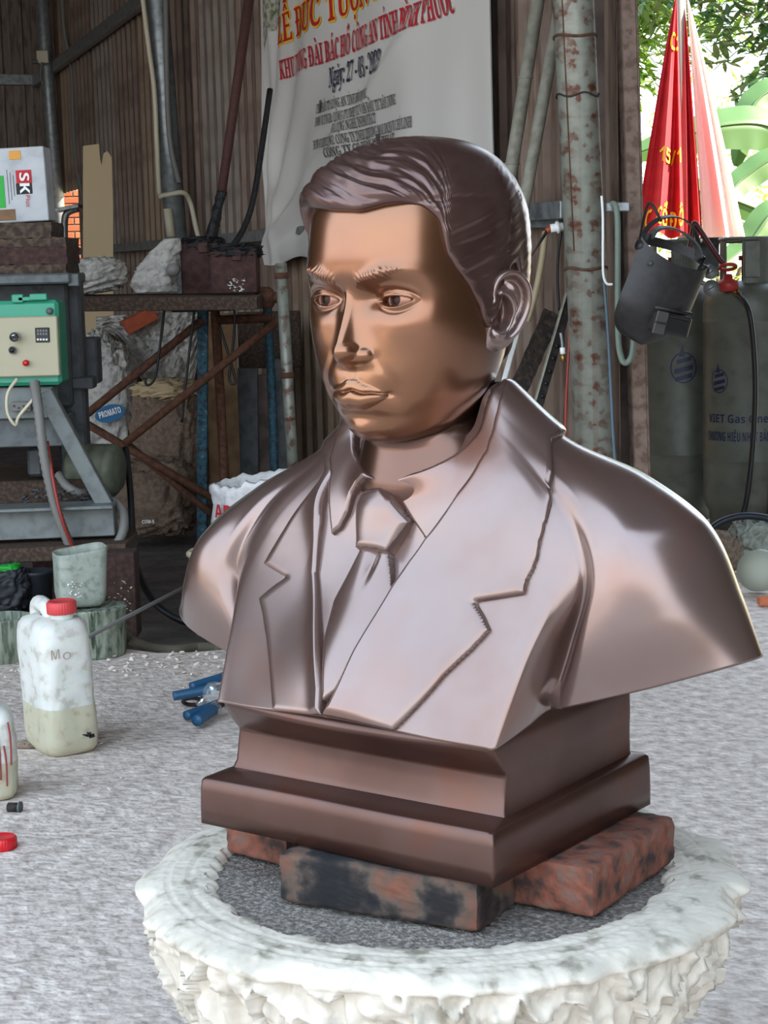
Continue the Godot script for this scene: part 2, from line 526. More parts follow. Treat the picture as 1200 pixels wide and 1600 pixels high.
	for e in [["leaf_dark", Color(0.16, 0.27, 0.12), Color(0.20, 0.32, 0.08)], ["leaf_mid", Color(0.30, 0.42, 0.16), Color(0.36, 0.48, 0.12)], ["leaf_light", Color(0.55, 0.60, 0.32), Color(0.5, 0.55, 0.2)], ["banana_leaf", Color(0.20, 0.33, 0.11), Color(0.22, 0.33, 0.08)]]:
		m = pmat(e[0], e[1], 0.4)
		m.backlight_enabled = true
		m.backlight = e[2]
	m = nmat("bark", [Color(0.24, 0.19, 0.15), Color(0.36, 0.30, 0.25)], [0.3, 0.7], 0.02, 3.0, 0.95, 0.0, 0.0, 97)
	m = pmat("orange_tape", Color(0.80, 0.55, 0.14), 0.5)
	m = pmat("print_green", Color(0.12, 0.62, 0.20), 0.6)
	m = nmat("stick_rust", [Color(0.15, 0.07, 0.05), Color(0.25, 0.12, 0.09), Color(0.33, 0.18, 0.13)], [0.25, 0.5, 0.85], 0.03, 3.0, 0.8, 0.0, 0.0, 98)
	m = pmat("tube_cream", Color(0.66, 0.60, 0.47), 0.5)
	m = pmat("brass", Color(0.60, 0.48, 0.26), 0.35, 0.8)
	m = pmat("hose_green", Color(0.42, 0.47, 0.42), 0.6)
	m = pmat("cable_blue", Color(0.30, 0.37, 0.42), 0.6)
	m = pmat("mask_grey", Color(0.27, 0.26, 0.25), 0.6)
	m = pmat("tank_blue", Color(0.08, 0.11, 0.26), 0.5)
	m = pmat("dial_grey", Color(0.55, 0.56, 0.54), 0.4)
	m = pmat("dark_red", Color(0.30, 0.05, 0.06), 0.5)
	m = pmat("scribble", Color(0.68, 0.60, 0.55), 0.7)
	m = pmat("red_drip", Color(0.55, 0.22, 0.20), 0.5)
	m = nmat("tub_plastic", [Color(0.42, 0.44, 0.38), Color(0.60, 0.63, 0.58), Color(0.68, 0.70, 0.67)], [0.22, 0.42, 0.8], 0.015, 4.0, 0.55, 0.0, 0.0, 99)
	m = pmat("pot_black", Color(0.11, 0.12, 0.14), 0.6)
	m = nmat("bucket_cream", [Color(0.62, 0.52, 0.36), Color(0.80, 0.74, 0.62), Color(0.85, 0.81, 0.72)], [0.25, 0.45, 0.8], 0.015, 4.0, 0.5, 0.0, 0.0, 100)
	m = pmat("hose_dirt", Color(0.40, 0.37, 0.31), 0.8)
	m = pmat("hose_navy", Color(0.08, 0.10, 0.16), 0.5)
	m = pmat("lid_pale", Color(0.66, 0.67, 0.61), 0.7)
	m = pmat("glass", Color(0.9, 0.95, 0.95, 0.12), 0.05)
	m.transparency = BaseMaterial3D.TRANSPARENCY_ALPHA
	m = pmat("pole_grey", Color(0.60, 0.57, 0.54), 0.6)
	m = pmat("flag_yellow", Color(0.90, 0.72, 0.12), 0.7)

# ---------- the bust
func catrom(a, b, c, d, t: float):
	return (b * 2.0 + (c - a) * t + (a * 2.0 - b * 5.0 + c * 4.0 - d) * (t * t) + (b * 3.0 - a - c * 3.0 + d) * (t * t * t)) * 0.5

var NET := []
func make_net() -> void:
	# control columns from the breast bone over the left arm to the spine, six rows from the collar to the hem
	var half := [
		[Vector3(0, .43, .045), Vector3(0, .385, .056), Vector3(0, .335, .068), Vector3(0, .28, .105), Vector3(0, .22, .150), Vector3(0, .160, .183)],
		[Vector3(.035, .432, .036), Vector3(.045, .387, .055), Vector3(.05, .335, .070), Vector3(.05, .28, .105), Vector3(.05, .22, .147), Vector3(.05, .157, .178)],
		[Vector3(.062, .445, .022), Vector3(.085, .40, .047), Vector3(.10, .345, .068), Vector3(.11, .285, .096), Vector3(.12, .22, .132), Vector3(.125, .150, .167)],
		[Vector3(.075, .463, .006), Vector3(.125, .423, .026), Vector3(.18, .37, .052), Vector3(.215, .302, .072), Vector3(.205, .22, .115), Vector3(.193, .145, .153)],
		[Vector3(.078, .48, -.002), Vector3(.14, .432, .014), Vector3(.21, .378, .036), Vector3(.247, .308, .048), Vector3(.225, .235, .043), Vector3(.2, .165, .050)],
		[Vector3(.08, .495, -.008), Vector3(.15, .438, .004), Vector3(.228, .384, .033), Vector3(.267, .315, .058), Vector3(.257, .245, .066), Vector3(.235, .175, .060)],
		[Vector3(.083, .506, -.018), Vector3(.16, .444, -.012), Vector3(.25, .396, .010), Vector3(.312, .338, .043), Vector3(.338, .269, .046), Vector3(.345, .206, .036)],
		[Vector3(.085, .512, -.035), Vector3(.165, .446, -.04), Vector3(.262, .402, -.04), Vector3(.340, .350, -.035), Vector3(.38, .28, -.035), Vector3(.410, .222, -.035)],
		[Vector3(.078, .512, -.055), Vector3(.155, .438, -.07), Vector3(.24, .39, -.09), Vector3(.305, .325, -.11), Vector3(.335, .26, -.115), Vector3(.35, .205, -.11)],
		[Vector3(.055, .510, -.08), Vector3(.10, .425, -.105), Vector3(.14, .36, -.13), Vector3(.17, .29, -.145), Vector3(.18, .22, -.15), Vector3(.19, .15, -.15)],
		[Vector3(0, .510, -.095), Vector3(0, .42, -.12), Vector3(0, .36, -.14), Vector3(0, .29, -.15), Vector3(0, .22, -.15), Vector3(0, .15, -.15)]]
	NET = half.duplicate()
	for k in range(9, 0, -1):
		var col := []
		for p in half[k]:
			col.append(Vector3(-p.x, p.y, p.z))
		NET.append(col)
	# extra columns on both sides of the torso's front corner keep that edge crisp
	var wide := []
	for s in [1.0, -1.0]:
		var before := []
		var after := []
		var valley := []
		for j in 6:
			var q := []
			for k in [1, 2, 3, 4, 5]:
				q.append(half[k][j])
			before.append(catrom(q[0], q[1], q[2], q[3], .75))
			after.append(catrom(q[1], q[2], q[3], q[4], .25))
			valley.append(catrom(q[1], q[2], q[3], q[4], .6))
		before[3] = before[3].lerp(Vector3(.194, .299, .0795), .5)
		after[3] = after[3].lerp(Vector3(.223, .303, .065), .5)
		before[4] = Vector3(.191, .220, .1195)
		after[4] = Vector3(.2115, .2225, .1010)
		before[5] = Vector3(.181, .1462, .1560)
		after[5] = Vector3(.1975, .1475, .1385)
		valley[4] = Vector3(.2185, .2285, .0700)
		valley[5] = Vector3(.1992, .1565, .0930)
		wide.append(before)
		wide.append(after)
		wide.append(valley)
	var out := []
	for k in 20:
		if k == 17:
			out.append(mirror(wide[2]))
			out.append(mirror(wide[1]))
		if k == 18:
			out.append(mirror(wide[0]))
		if k == 3:
			out.append(wide[0])
		if k == 4:
			out.append(wide[1])
			out.append(wide[2])
		out.append(NET[k])
	NET = out

func mirror(col: Array) -> Array:
	var o := []
	for p in col:
		o.append(Vector3(-p.x, p.y, p.z))
	return o

# the surface keeps its numbering 0..20 whatever columns are slipped in
func knot(u: float) -> float:
	if u <= 2.0:
		return u
	if u < 2.75:
		return 2.0 + (u - 2.0) / .75
	if u < 3.0:
		return 3.0 + (u - 2.75) / .25
	if u < 3.25:
		return 4.0 + (u - 3.0) / .25
	if u < 3.6:
		return 5.0 + (u - 3.25) / .35
	if u < 4.0:
		return 6.0 + (u - 3.6) / .4
	if u <= 16.0:
		return u + 3.0
	return 26.0 - knot(20.0 - u)

func body(u: float, v: float) -> Vector3:
	u = fposmod(knot(fposmod(u, 20.0)), 26.0)
	var i := int(u)
	var fu := u - i
	var j := clampi(int(v), 0, 4)
	var fv := v - j
	var c := []
	for k in 4:
		var col: Array = NET[(i + k + 25) % 26]
		var a: Vector3 = col[j - 1] if j > 0 else col[0] * 2.0 - col[1]
		var d: Vector3 = col[j + 2] if j < 4 else col[5] * 2.0 - col[4]
		c.append(catrom(a, col[j], col[j + 1], d, fv))
	var p: Vector3 = catrom(c[0], c[1], c[2], c[3], fu)
	p.y += 0.08 * p.x * clampf((p.y - 0.15) / 0.2, 0.0, 1.0)   # the left shoulder is carried a little higher
	return p

func raw_normal(u: float, v: float) -> Vector3:
	var e := 0.04
	return (body(u + e, v) - body(u - e, v)).cross(body(u, minf(v + e, 5.0)) - body(u, maxf(v - e, 0.0))).normalized()

var normal_sign := 0.0
func body_normal(u: float, v: float) -> Vector3:
	if normal_sign == 0.0:
		normal_sign = signf(raw_normal(0.0, 2.0).z)
	return raw_normal(u, v) * normal_sign

func seg_dist(p: Vector2, a: Vector2, b: Vector2) -> Vector2:
	return Geometry2D.get_closest_point_to_segment(p, a, b)

# a raised piece of cloth on the body: outline in (u, v), height(edge distance in m, u, v) in m
func cloth(poly: PackedVector2Array, height: Callable, step := 0.028, rim := -0.003) -> ArrayMesh:
	var lo := poly[0]
	var hi := poly[0]
	for p in poly:
		lo = lo.min(p)
		hi = hi.max(p)
	lo -= Vector2.ONE * step
	var nu := int((hi.x - lo.x) / step) + 3
	var nv := int((hi.y - lo.y) / step) + 3
	var n := poly.size()
	var ins := PackedByteArray()
	var near := PackedVector2Array()
	var dist := PackedFloat32Array()
	for j in nv:
		for i in nu:
			var q := lo + Vector2(i, j) * step
			ins.append(1 if Geometry2D.is_point_in_polygon(q, poly) else 0)
			var best := 1e9
			var bp := q
			for k in n:
				var c := Geometry2D.get_closest_point_to_segment(q, poly[k], poly[(k + 1) % n])
				var d := c.distance_squared_to(q)
				if d < best:
					best = d
					bp = c
			if best < step * step * 0.2:
				ins[ins.size() - 1] = 2 if ins[ins.size() - 1] == 1 else 0
			near.append(bp)
			dist.append(sqrt(best))
	var idx := PackedInt32Array()
	var id := {}
	for j in nv - 1:
		for i in nu - 1:
			var a := j * nu + i
			if ins[a] + ins[a + 1] + ins[a + nu] + ins[a + nu + 1] == 0:
				continue
			for k in [a, a + 1, a + nu, a + nu + 1]:
				if not id.has(k):
					id[k] = id.size()
			var p: int = id[a]
			var q: int = id[a + 1]
			var r: int = id[a + nu]
			var w: int = id[a + nu + 1]
			idx.append_array([p, q, r, q, w, r])
	var pts := PackedVector3Array()
	pts.resize(id.size())
	for k in id:
		var q := lo + Vector2(k % nu, k / nu) * step
		var h := rim
		if ins[k] == 1:
			h = height.call(dist[k] * 0.05, q)
		else:
			q = near[k]
		q.y = clampf(q.y, 0.0, 5.0)
		pts[id[k]] = body(q.x, q.y) + body_normal(q.x, q.y) * h
	orient(pts, idx, Vector3(0, 0.1, 1))
	return arr_mesh(pts, idx)

# ---------- the head: rings down from the crown, [y front, y side, y back, half width, z centre, z front, z back, squareness front, back]
const RINGS := [
	[.790, .790, .790, .001, -.010, -.008, -.012, 2.0, 2.0],
	[.785, .785, .785, .042, -.010, .042, -.062, 2.0, 2.0],
	[.770, .770, .770, .073, -.010, .082, -.096, 2.1, 2.0],
	[.746, .746, .746, .093, -.010, .114, -.121, 2.2, 2.0],
	[.716, .716, .716, .101, -.010, .135, -.140, 2.35, 2.1],
	[.680, .680, .680, .103, -.008, .1425, -.149, 2.4, 2.1],
	[.648, .648, .648, .1035, -.004, .1425, -.149, 2.5, 2.1],
	[.618, .618, .618, .1030, .003, .130, -.145, 2.8, 2.1],
	[.590, .590, .595, .1025, .008, .126, -.134, 2.85, 2.0],
	[.560, .562, .572, .1000, .010, .127, -.118, 2.6, 2.0],
	[.530, .535, .550, .0945, .010, .131, -.105, 2.2, 2.0],
	[.505, .516, .535, .0880, .008, .130, -.098, 2.0, 2.0],
	[.484, .505, .525, .0820, .004, .119, -.094, 1.85, 2.0],
	[.470, .498, .520, .0770, .000, .111, -.092, 1.8, 2.0],
	[.461, .493, .515, .0730, .000, .099, -.091, 1.8, 2.0],
	[.456, .486, .512, .0680, -.002, .082, -.090, 1.85, 2.0],
	[.456, .478, .505, .0645, -.006, .066, -.090, 2.0, 2.0],
	[.448, .465, .493, .0760, -.012, .060, -.092, 2.0, 2.0],
	[.428, .445, .470, .0830, -.013, .063, -.096, 2.0, 2.0],
	[.400, .415, .440, .0900, -.012, .067, -.100, 2.0, 2.0],
	[.370, .390, .420, .0800, -.015, .060, -.100, 2.0, 2.0]]

func ring(v: float) -> Array:
	var j := clampi(int(v), 0, RINGS.size() - 2)
	var t := v - j
	var a: Array = RINGS[maxi(j - 1, 0)]
	var b: Array = RINGS[j]
	var c: Array = RINGS[j + 1]
	var d: Array = RINGS[mini(j + 2, RINGS.size() - 1)]
	var out := []
	if j == 0:   # round the crown off
		var s := sqrt(t)
		out = b.duplicate()
		for k in range(3, 9):
			out[k] = lerpf(b[k], c[k], s)
		for k in 3:
			out[k] = lerpf(b[k], c[k], t)
		return out
	for k in 9:
		out.append(cubic_interpolate(b[k], c[k], a[k], d[k], t))
	return out

func ring_point(r: Array, phi: float) -> Vector3:
	var s := sin(phi)
	var c := cos(phi)
	var e: float = 2.0 / (r[7] if c > 0.0 else r[8])
	var x: float = r[3] * signf(s) * pow(absf(s), e)
	var zz: float = (r[5] - r[4]) if c > 0.0 else (r[4] - r[6])
	var z: float = r[4] + zz * signf(c) * pow(absf(c), e)
	var y: float = lerpf(r[1], r[0], c) if c > 0.0 else lerpf(r[1], r[2], -c)
	return Vector3(x, y, z)

const NOSE := [[.642, 0.0], [.632, .0005], [.620, .007], [.605, .0145], [.590, .0220], [.576, .0285], [.566, .0315], [.558, .0305], [.552, .0250], [.5475, .0150], [.5440, .005], [.540, .0]]
const NOSEW := [[.635, .0115], [.605, .0135], [.580, .0155], [.560, .0170], [.540, .0170]]

func brow_line(ax: float) -> float:
	return 0.6385 + 0.0125 * smoothstep(0.010, 0.075, ax) + 0.002 * g1((ax - 0.045) / 0.02)

func face(p: Vector3) -> Vector3:
	var x := p.x
	var y := p.y
	var z := p.z
	if z < 0.01 or y < 0.452 or y > 0.74:
		return p
	var ax := absf(x)
	# brow ridge, sockets, cheeks, temples
	z += 0.005 * g1((ax - 0.042) / 0.03) * g1((y - brow_line(ax) + 0.001) / 0.009)
	z -= 0.012 * g1((ax - 0.046) / 0.027) * g1((y - 0.6205) / 0.0165)
	z -= 0.010 * g1((ax - 0.023) / 0.010) * g1((y - 0.621) / 0.014)
	z += 0.0025 * g1((ax - 0.060) / 0.022) * g1((y - 0.588) / 0.02)
	# nose
	if ax < 0.06 and y > 0.53 and y < 0.645:
		var h := curve(NOSE, y)
		var w := curve(NOSEW, y)
		var q := ax / (w * 0.40)
		z += h * (0.36 / (1.0 + q * q * q * q) + 0.64 * g1(ax / w))
		var e := 1.0 - pow(ax / 0.0140, 2.0) - pow((y - 0.5630) / 0.0120, 2.0)
		if e > 0.0:
			z = smax(z, 0.1390 + 0.0200 * sqrt(e), 0.006)
		e = 1.0 - pow((ax - 0.0150) / 0.0118, 2.0) - pow((y - 0.5580) / 0.0100, 2.0)
		if e > 0.0:
			z = smax(z, 0.1215 + 0.0175 * sqrt(e), 0.008)
		z -= 0.0040 * g1((ax - 0.0095) / 0.0045) * g1((y - 0.5480) / 0.0020)
	# eyes
	var ex := ax - 0.048
	var ey := y - 0.6165
	if absf(ex) < 0.034 and absf(ey) < 0.03:
		var d2 := ex * ex + ey * ey
		var zs := 0.0945 + sqrt(maxf(0.0, 0.00055 - d2))
		z = smax(z, zs if d2 < 0.00055 else 0.0, 0.004)
		var tilt := 0.05 * ex
		var b := clampf(1.0 - pow(ex / 0.0200, 2.0), 0.0, 1.0)
		var yu := 0.6170 + tilt + 0.0050 * pow(b, 0.7)
		var yl := 0.6165 + tilt - 0.0058 * b
		var t := minf(yu - y, y - yl)
		if absf(ex) < 0.0202:
			z = lerpf(z, zs - 0.0085, smoothstep(-0.0003, 0.0014, t))
			z += 0.0014 * g1((y - yu - 0.0012) / 0.0011) * sqrt(b)
			z += 0.0012 * g1((y - yl + 0.0014) / 0.0012) * sqrt(b)
		var bw := clampf(1.0 - pow((ex - 0.002) / 0.0265, 2.0), 0.0, 1.0)
		var yc := 0.6172 + tilt + 0.0118 * pow(bw, 0.75)
		z -= 0.0026 * g1((y - yc) / 0.0011) * sqrt(bw)
		z += 0.0026 * g1((y - yc - 0.0042) / 0.0035) * sqrt(bw)
		var yg := 0.6165 + tilt - 0.0122 * bw
		z -= 0.0014 * g1((y - yg) / 0.0022) * sqrt(bw)
	# eyebrows, chased hair by hair
	if ax > 0.010 and ax < 0.068:
		var yb := brow_line(ax)
		var wd := 0.0050 * smoothstep(0.070, 0.040, ax) + 0.0010
		var f := g1((y - yb) / wd) * smoothstep(0.010, 0.018, ax) * smoothstep(0.068, 0.058, ax)
		z += f * (0.0022 + 0.0009 * sin(ax * 1350.0 + 2.5 * sin(ax * 210.0) + (y - yb) * 800.0))
	# mouth
	z -= 0.0065 * g1((ax - 0.043) / 0.011) * g1((y - 0.513) / 0.014)
	if ax < 0.048 and y > 0.48 and y < 0.552:
		var c := clampf(ax / 0.0378, 0.0, 1.0)
		var full := 1.0 - c * c
		var ym := 0.5180 - 0.0030 * c * c + 0.0014 * g1(ax / 0.006) - 0.0012 * g1((ax - 0.014) / 0.007)
		var yt := ym + 0.0125 * pow(1.0 - c, 0.75) + 0.0012 * g1((ax - 0.0075) / 0.005) - 0.0018 * g1(ax / 0.0038)
		var yo := ym - 0.0185 * pow(1.0 - c * c, 0.65)
		if c < 1.0:
			if y >= ym:
				var t2 := (y - ym) / maxf(yt - ym, 0.0004)
				if t2 < 1.0:
					z += (0.0038 * pow(sin(PI * clampf(t2 * 0.62 + 0.30, 0.0, 1.0)), 0.8)) * pow(full, 0.6)
				z += 0.0007 * g1((t2 - 1.0) * (yt - ym) / 0.0012) * pow(full, 0.5)
			else:
				var t3 := (ym - y) / maxf(ym - yo, 0.0004)
				if t3 < 1.15:
					z += 0.0068 * pow(clampf(sin(PI * clampf(t3 * 0.86 + 0.08, 0.0, 1.0)), 0.0, 1.0), 0.7) * pow(full, 0.5)
			z -= 0.0050 * g1((y - ym) / 0.0013) * (0.6 + 0.4 * full)
		z -= 0.0022 * g1((ax - 0.0385) / 0.005) * g1((y - 0.515) / 0.0035)
		var ph := smoothstep(0.5295, 0.534, y) * smoothstep(0.5450, 0.5380, y)
		z += ph * (-0.0011 * g1(ax / 0.0052) + 0.0002 * g1((ax - 0.0095) / 0.0040))
	# fold beside the nose, furrow and chin
	var q2 := Vector2(ax, y)
	var cp := Geometry2D.get_closest_point_to_segment(q2, Vector2(0.0300, 0.554), Vector2(0.0480, 0.526))
	z -= 0.0014 * g1(q2.distance_to(cp) / 0.0060)
	z -= 0.0035 * g1(x / 0.028) * g1((y - 0.4895) / 0.006)
	z += 0.0045 * g1(x / 0.022) * g1((y - 0.4735) / 0.009)
	return Vector3(x, y, z)

func phi_warp(t: float) -> float:   # t in -1..1, dense in front
	var a := absf(t)
	var b := a / 0.62 * 1.12 if a < 0.62 else 1.12 + (a - 0.62) / 0.38 * (PI - 1.12)
	return signf(t) * b

func make_head() -> ArrayMesh:
	var vs := PackedFloat32Array()
	var top := RINGS.size() - 1
	for k in 40:
		vs.append(3.6 * k / 40.0)
	for k in 300:
		vs.append(3.6 + (15.2 - 3.6) * k / 300.0)
	for k in 41:
		vs.append(15.2 + (top - 15.2) * k / 40.0)
	var nu := 460
	var pts := PackedVector3Array()
	var cols := PackedColorArray()
	for v in vs:
		var r := ring(v)
		for i in nu:
			var ph := phi_warp(-1.0 + 2.0 * i / nu)
			var p := ring_point(r, ph)
			if absf(ph) < 1.35 and v > 3.4 and v < 15.5:
				p = face(p)
			pts.append(p)
			# the burnished face gives way to the brown patina on the neck, behind the jaw
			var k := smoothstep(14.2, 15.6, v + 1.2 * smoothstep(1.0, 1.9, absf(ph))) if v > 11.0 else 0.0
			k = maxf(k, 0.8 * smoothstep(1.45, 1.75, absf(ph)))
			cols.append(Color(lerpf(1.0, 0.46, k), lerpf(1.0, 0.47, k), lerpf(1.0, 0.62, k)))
	return grid_mesh(pts, nu, vs.size(), true, Vector3.ZERO, PackedVector2Array(), true, cols)

# eyeball with the iris and pupil cut in
func make_eye(side: float) -> ArrayMesh:
	var v := PackedVector3Array()
	var cols := PackedColorArray()
	for j in 60:
		var a := 1.15 * j / 59.0
		for i in 64:
			var b := TAU * i / 64
			var d := Vector3(sin(a) * cos(b), sin(a) * sin(b), cos(a))
			var p := Vector3(side * 0.048, 0.6165, 0.0945) + d * 0.0200
			var r := Vector2(p.x - side * 0.048 + 0.0015, p.y - 0.6178).length()
			p.z -= 0.0022 * smoothstep(0.0080, 0.0070, r) + 0.0022 * smoothstep(0.0050, 0.0042, r)
			v.append(p)
			var dark := smoothstep(0.0076, 0.0068, r)
			cols.append(Color.WHITE.lerp(Color(0.12, 0.11, 0.13), dark))
	return grid_mesh(v, 64, 60, true, Vector3(0, 0, 1), PackedVector2Array(), true, cols)

# ---------- hair: a cap over the skull, from the crown to the hairline
# [phi in degrees (positive = his left), height of the hairline]
const HAIRLINE := [[-180.0, 0.535], [-150.0, 0.535], [-128.0, 0.548], [-117.0, 0.585], [-108.0, 0.645], [-102.0, 0.652], [-97.0, 0.64], [-93.0, 0.602], [-90.0, 0.583], [-87.0, 0.59], [-83.5, 0.607], [-75.5, 0.629], [-66.5, 0.648], [-60.0, 0.666], [-57.5, 0.683], [-54.0, 0.692], [-49.0, 0.706], [-43.0, 0.714], [-34.0, 0.717], [-22.0, 0.716], [-10.0, 0.714], [0.0, 0.713], [8.0, 0.712], [15.0, 0.7145], [23.0, 0.718], [36.0, 0.72], [44.0, 0.718], [48.5, 0.713], [52.0, 0.7075], [55.0, 0.7], [57.5, 0.683], [60.0, 0.666], [66.5, 0.648], [75.5, 0.629], [83.5, 0.607], [87.0, 0.59], [90.0, 0.583], [93.0, 0.602], [97.0, 0.64], [102.0, 0.652], [108.0, 0.645], [117.0, 0.585], [128.0, 0.548], [150.0, 0.535], [180.0, 0.535]]

func hair_thick(phi: float) -> float:
	var d := rad_to_deg(phi)
	return 0.0055 + 0.0095 * smoothstep(50.0, 20.0, d) * smoothstep(-62.0, -45.0, d) + 0.004 * g1((d + 28.0) / 16.0)

func make_hair() -> ArrayMesh:
	var n := FastNoiseLite.new()
	n.seed = 11
	n.frequency = 1.0
	n.fractal_octaves = 3
	n.noise_type = FastNoiseLite.TYPE_SIMPLEX_SMOOTH
	# ring number for a height, on the front, side and back
	var nu := 430
	var nv := 140
	var cols := []
	for j in nv:
		cols.append(PackedVector3Array())
	for i in nu:
		var ph := -PI + TAU * i / nu
		var deg := rad_to_deg(ph)
		var yh := curve(HAIRLINE, deg)
		# the v where this column reaches the hairline
		var lo := 1.0
		var hi := 18.0
		for k in 22:
			var mid := (lo + hi) * 0.5
			if ring_point(ring(mid), ph).y > yh:
				lo = mid
			else:
				hi = mid
		var vh := lo
		var T := hair_thick(ph)
		var len_v := 0.0
		for j in nv:
			var w := float(j) / (nv - 5)
			var tuck := 0.0
			if w > 1.0:
				tuck = (w - 1.0) * (nv - 5) / 4.0
				w = 1.0
			var ww := 1.0 - pow(1.0 - w, 1.25)
			var r := ring(vh * ww)
			var p := ring_point(r, ph)
			var r2 := ring_point(ring(minf(vh * ww + 0.05, 19.0)), ph)
			var r3 := ring_point(ring(vh * ww), ph + 0.02)
			var nrm := (r2 - p).cross(r3 - p)
			nrm = nrm.normalized() if nrm.length() > 1e-12 else Vector3.UP
			if nrm.dot(p - Vector3(0, 0.62, 0)) < 0.0:
				nrm = -nrm
			var edge := (1.0 - ww) * vh * 0.03   # metres to the hairline, about
			var rnd := sqrt(clampf(1.0 - pow(1.0 - minf(edge / 0.010, 1.0), 2.0), 0.0, 1.0))
			var t := lerpf(0.0075, T, smoothstep(0.085, 0.016, edge)) * (0.30 + 0.70 * rnd)
			# locks: across the forehead towards his right, straight back along the sides
			var front := smoothstep(62.0, 40.0, deg) * smoothstep(-75.0, -50.0, deg) * smoothstep(0.15, 0.03, absf(edge - 0.02))
			var a := p.y * 1.0 + p.z * 0.35 + 0.10 * p.x * front
			var s1 := n.get_noise_3d(p.z * 8.0 + p.x * 5.0, (p.y + 0.30 * p.z) * 80.0, 3.0)
			var s2 := n.get_noise_3d((p.x - 0.4 * edge) * 9.0 + 7.0, (edge * 1.0 + p.x * 0.30 + 1.6 * p.x * p.x) * 75.0, 9.0)
			var amp := smoothstep(0.0, 0.006, edge)
			var crown := smoothstep(0.775, 0.745, p.y)
			t += amp * lerpf(0.0026 * s1 * crown * (0.35 + 0.65 * smoothstep(-0.07, 0.0, p.z)), 0.0050 * s2, front)
			# the parting on his left
			t -= 0.0025 * g1((p.y - 0.722 - 0.05 * (0.10 - p.z)) / 0.0035) * smoothstep(0.055, 0.075, p.x) * smoothstep(-0.02, 0.04, p.z)
			var q := p + nrm * t
			if tuck > 0.0:
				q = p + nrm * t * (1.0 - tuck) - nrm * 0.003 * tuck + Vector3(0, 0.0015 * tuck, 0)
			cols[j].append(q)
	var pts := PackedVector3Array()
	for j in nv:
		pts.append_array(cols[j])
	return grid_mesh(pts, nu, nv, true)

# ---------- ear (his left; the other is mirrored)
func make_ear(side: float) -> ArrayMesh:
	var base := Vector3(0.107, 0.602, -0.008)
	var A := Vector3(0.40, -0.10, -0.90).normalized()   # towards the back of the head
	var U := Vector3(0.10, 1.0, -0.02).normalized()
	var N := U.cross(A).normalized()
	if N.x < 0.0:
		N = -N
	# outline round the ear: [angle from back, radius]
	var out := [Vector2(.032, .000), Vector2(.0335, .016), Vector2(.029, .032), Vector2(.017, .0435), Vector2(.002, .046), Vector2(-.011, .0395), Vector2(-.0185, .027), Vector2(-.020, .012), Vector2(-.0195, -.004), Vector2(-.021, -.018), Vector2(-.023, -.034), Vector2(-.020, -.0445), Vector2(-.008, -.0475), Vector2(.006, -.042), Vector2(.018, -.029), Vector2(.027, -.014)]
	var poly := PackedVector2Array()
	var no := out.size()
	for i in no:
		for k in 8:
			poly.append(out[i].cubic_interpolate(out[(i + 1) % no], out[(i + no - 1) % no], out[(i + 2) % no], k / 8.0))
	var nu := poly.size()
	var nr := 44
	var v := PackedVector3Array()
	var ctr := Vector2(0.003, -0.002)
	var put := func(q: Vector2, h: float) -> Vector3:
		var p := base + A * q.x + U * q.y + N * h
		return Vector3(p.x * side, p.y, p.z)
	# front relief, from the middle outwards
	for j in nr:
		var rho := float(j) / (nr - 1)
		for i in nu:
			var q := ctr.lerp(poly[i], rho)
			var d := (1.0 - rho) * (poly[i] - ctr).length()
			var lobe := smoothstep(-0.020, -0.032, q.y)
			var frontal := smoothstep(-0.006, -0.016, q.x)
			# helix rim, the furrow inside it, the antihelix and the bowl
			var hel := 0.0052 * sqrt(clampf(1.0 - pow((d - 0.0042) / 0.0046, 2.0), 0.0, 1.0)) * (1.0 - lobe)
			var sca := -0.0045 * g1((d - 0.0125) / 0.0034) * (1.0 - lobe) * (1.0 - frontal)
			var cq := Vector2((q.x + 0.0045) / 0.0150, (q.y + 0.0035) / 0.0195)
			var cd := cq.length()
			var bowl := -0.0135 * smoothstep(1.04, 0.86, cd)
			var anti := 0.0032 * g1((cd - 1.18) / 0.17) * smoothstep(-0.018, -0.006, q.x)
			var fossa := -0.0045 * g1((q.x - 0.002) / 0.008) * g1((q.y - 0.0275) / 0.0045)
			var crus := 0.004 * g1((q.y - 0.0095 - 0.25 * (q.x + 0.012)) / 0.003) * smoothstep(0.002, -0.012, q.x) * (1.0 if cd < 1.0 else 0.6)
			var trag := 0.0050 * g1((q.x + 0.0185) / 0.005) * g1((q.y + 0.006) / 0.0065)
			var lob := 0.0045 * lobe * sqrt(clampf(d / 0.009, 0.0, 1.0))
			var h := 0.004 + hel + sca + bowl + anti + fossa + crus + trag + lob
			h *= smoothstep(-0.0002, 0.0010, d) * 0.85 + 0.15
			h += 0.13 * maxf(q.x, 0.0) * 0.6
			v.append(put.call(q, h))
	# back of the ear, turning in under the rim
	for j in 8:
		var t := (j + 1) / 8.0
		for i in nu:
			var q := poly[i].lerp(ctr + Vector2(-0.008, 0), 0.06 + 0.50 * t * t)
			v.append(put.call(q, -0.004 - 0.016 * t + 0.078 * maxf(q.x, 0.0)))
	return grid_mesh(v, nu, nr + 8, true)

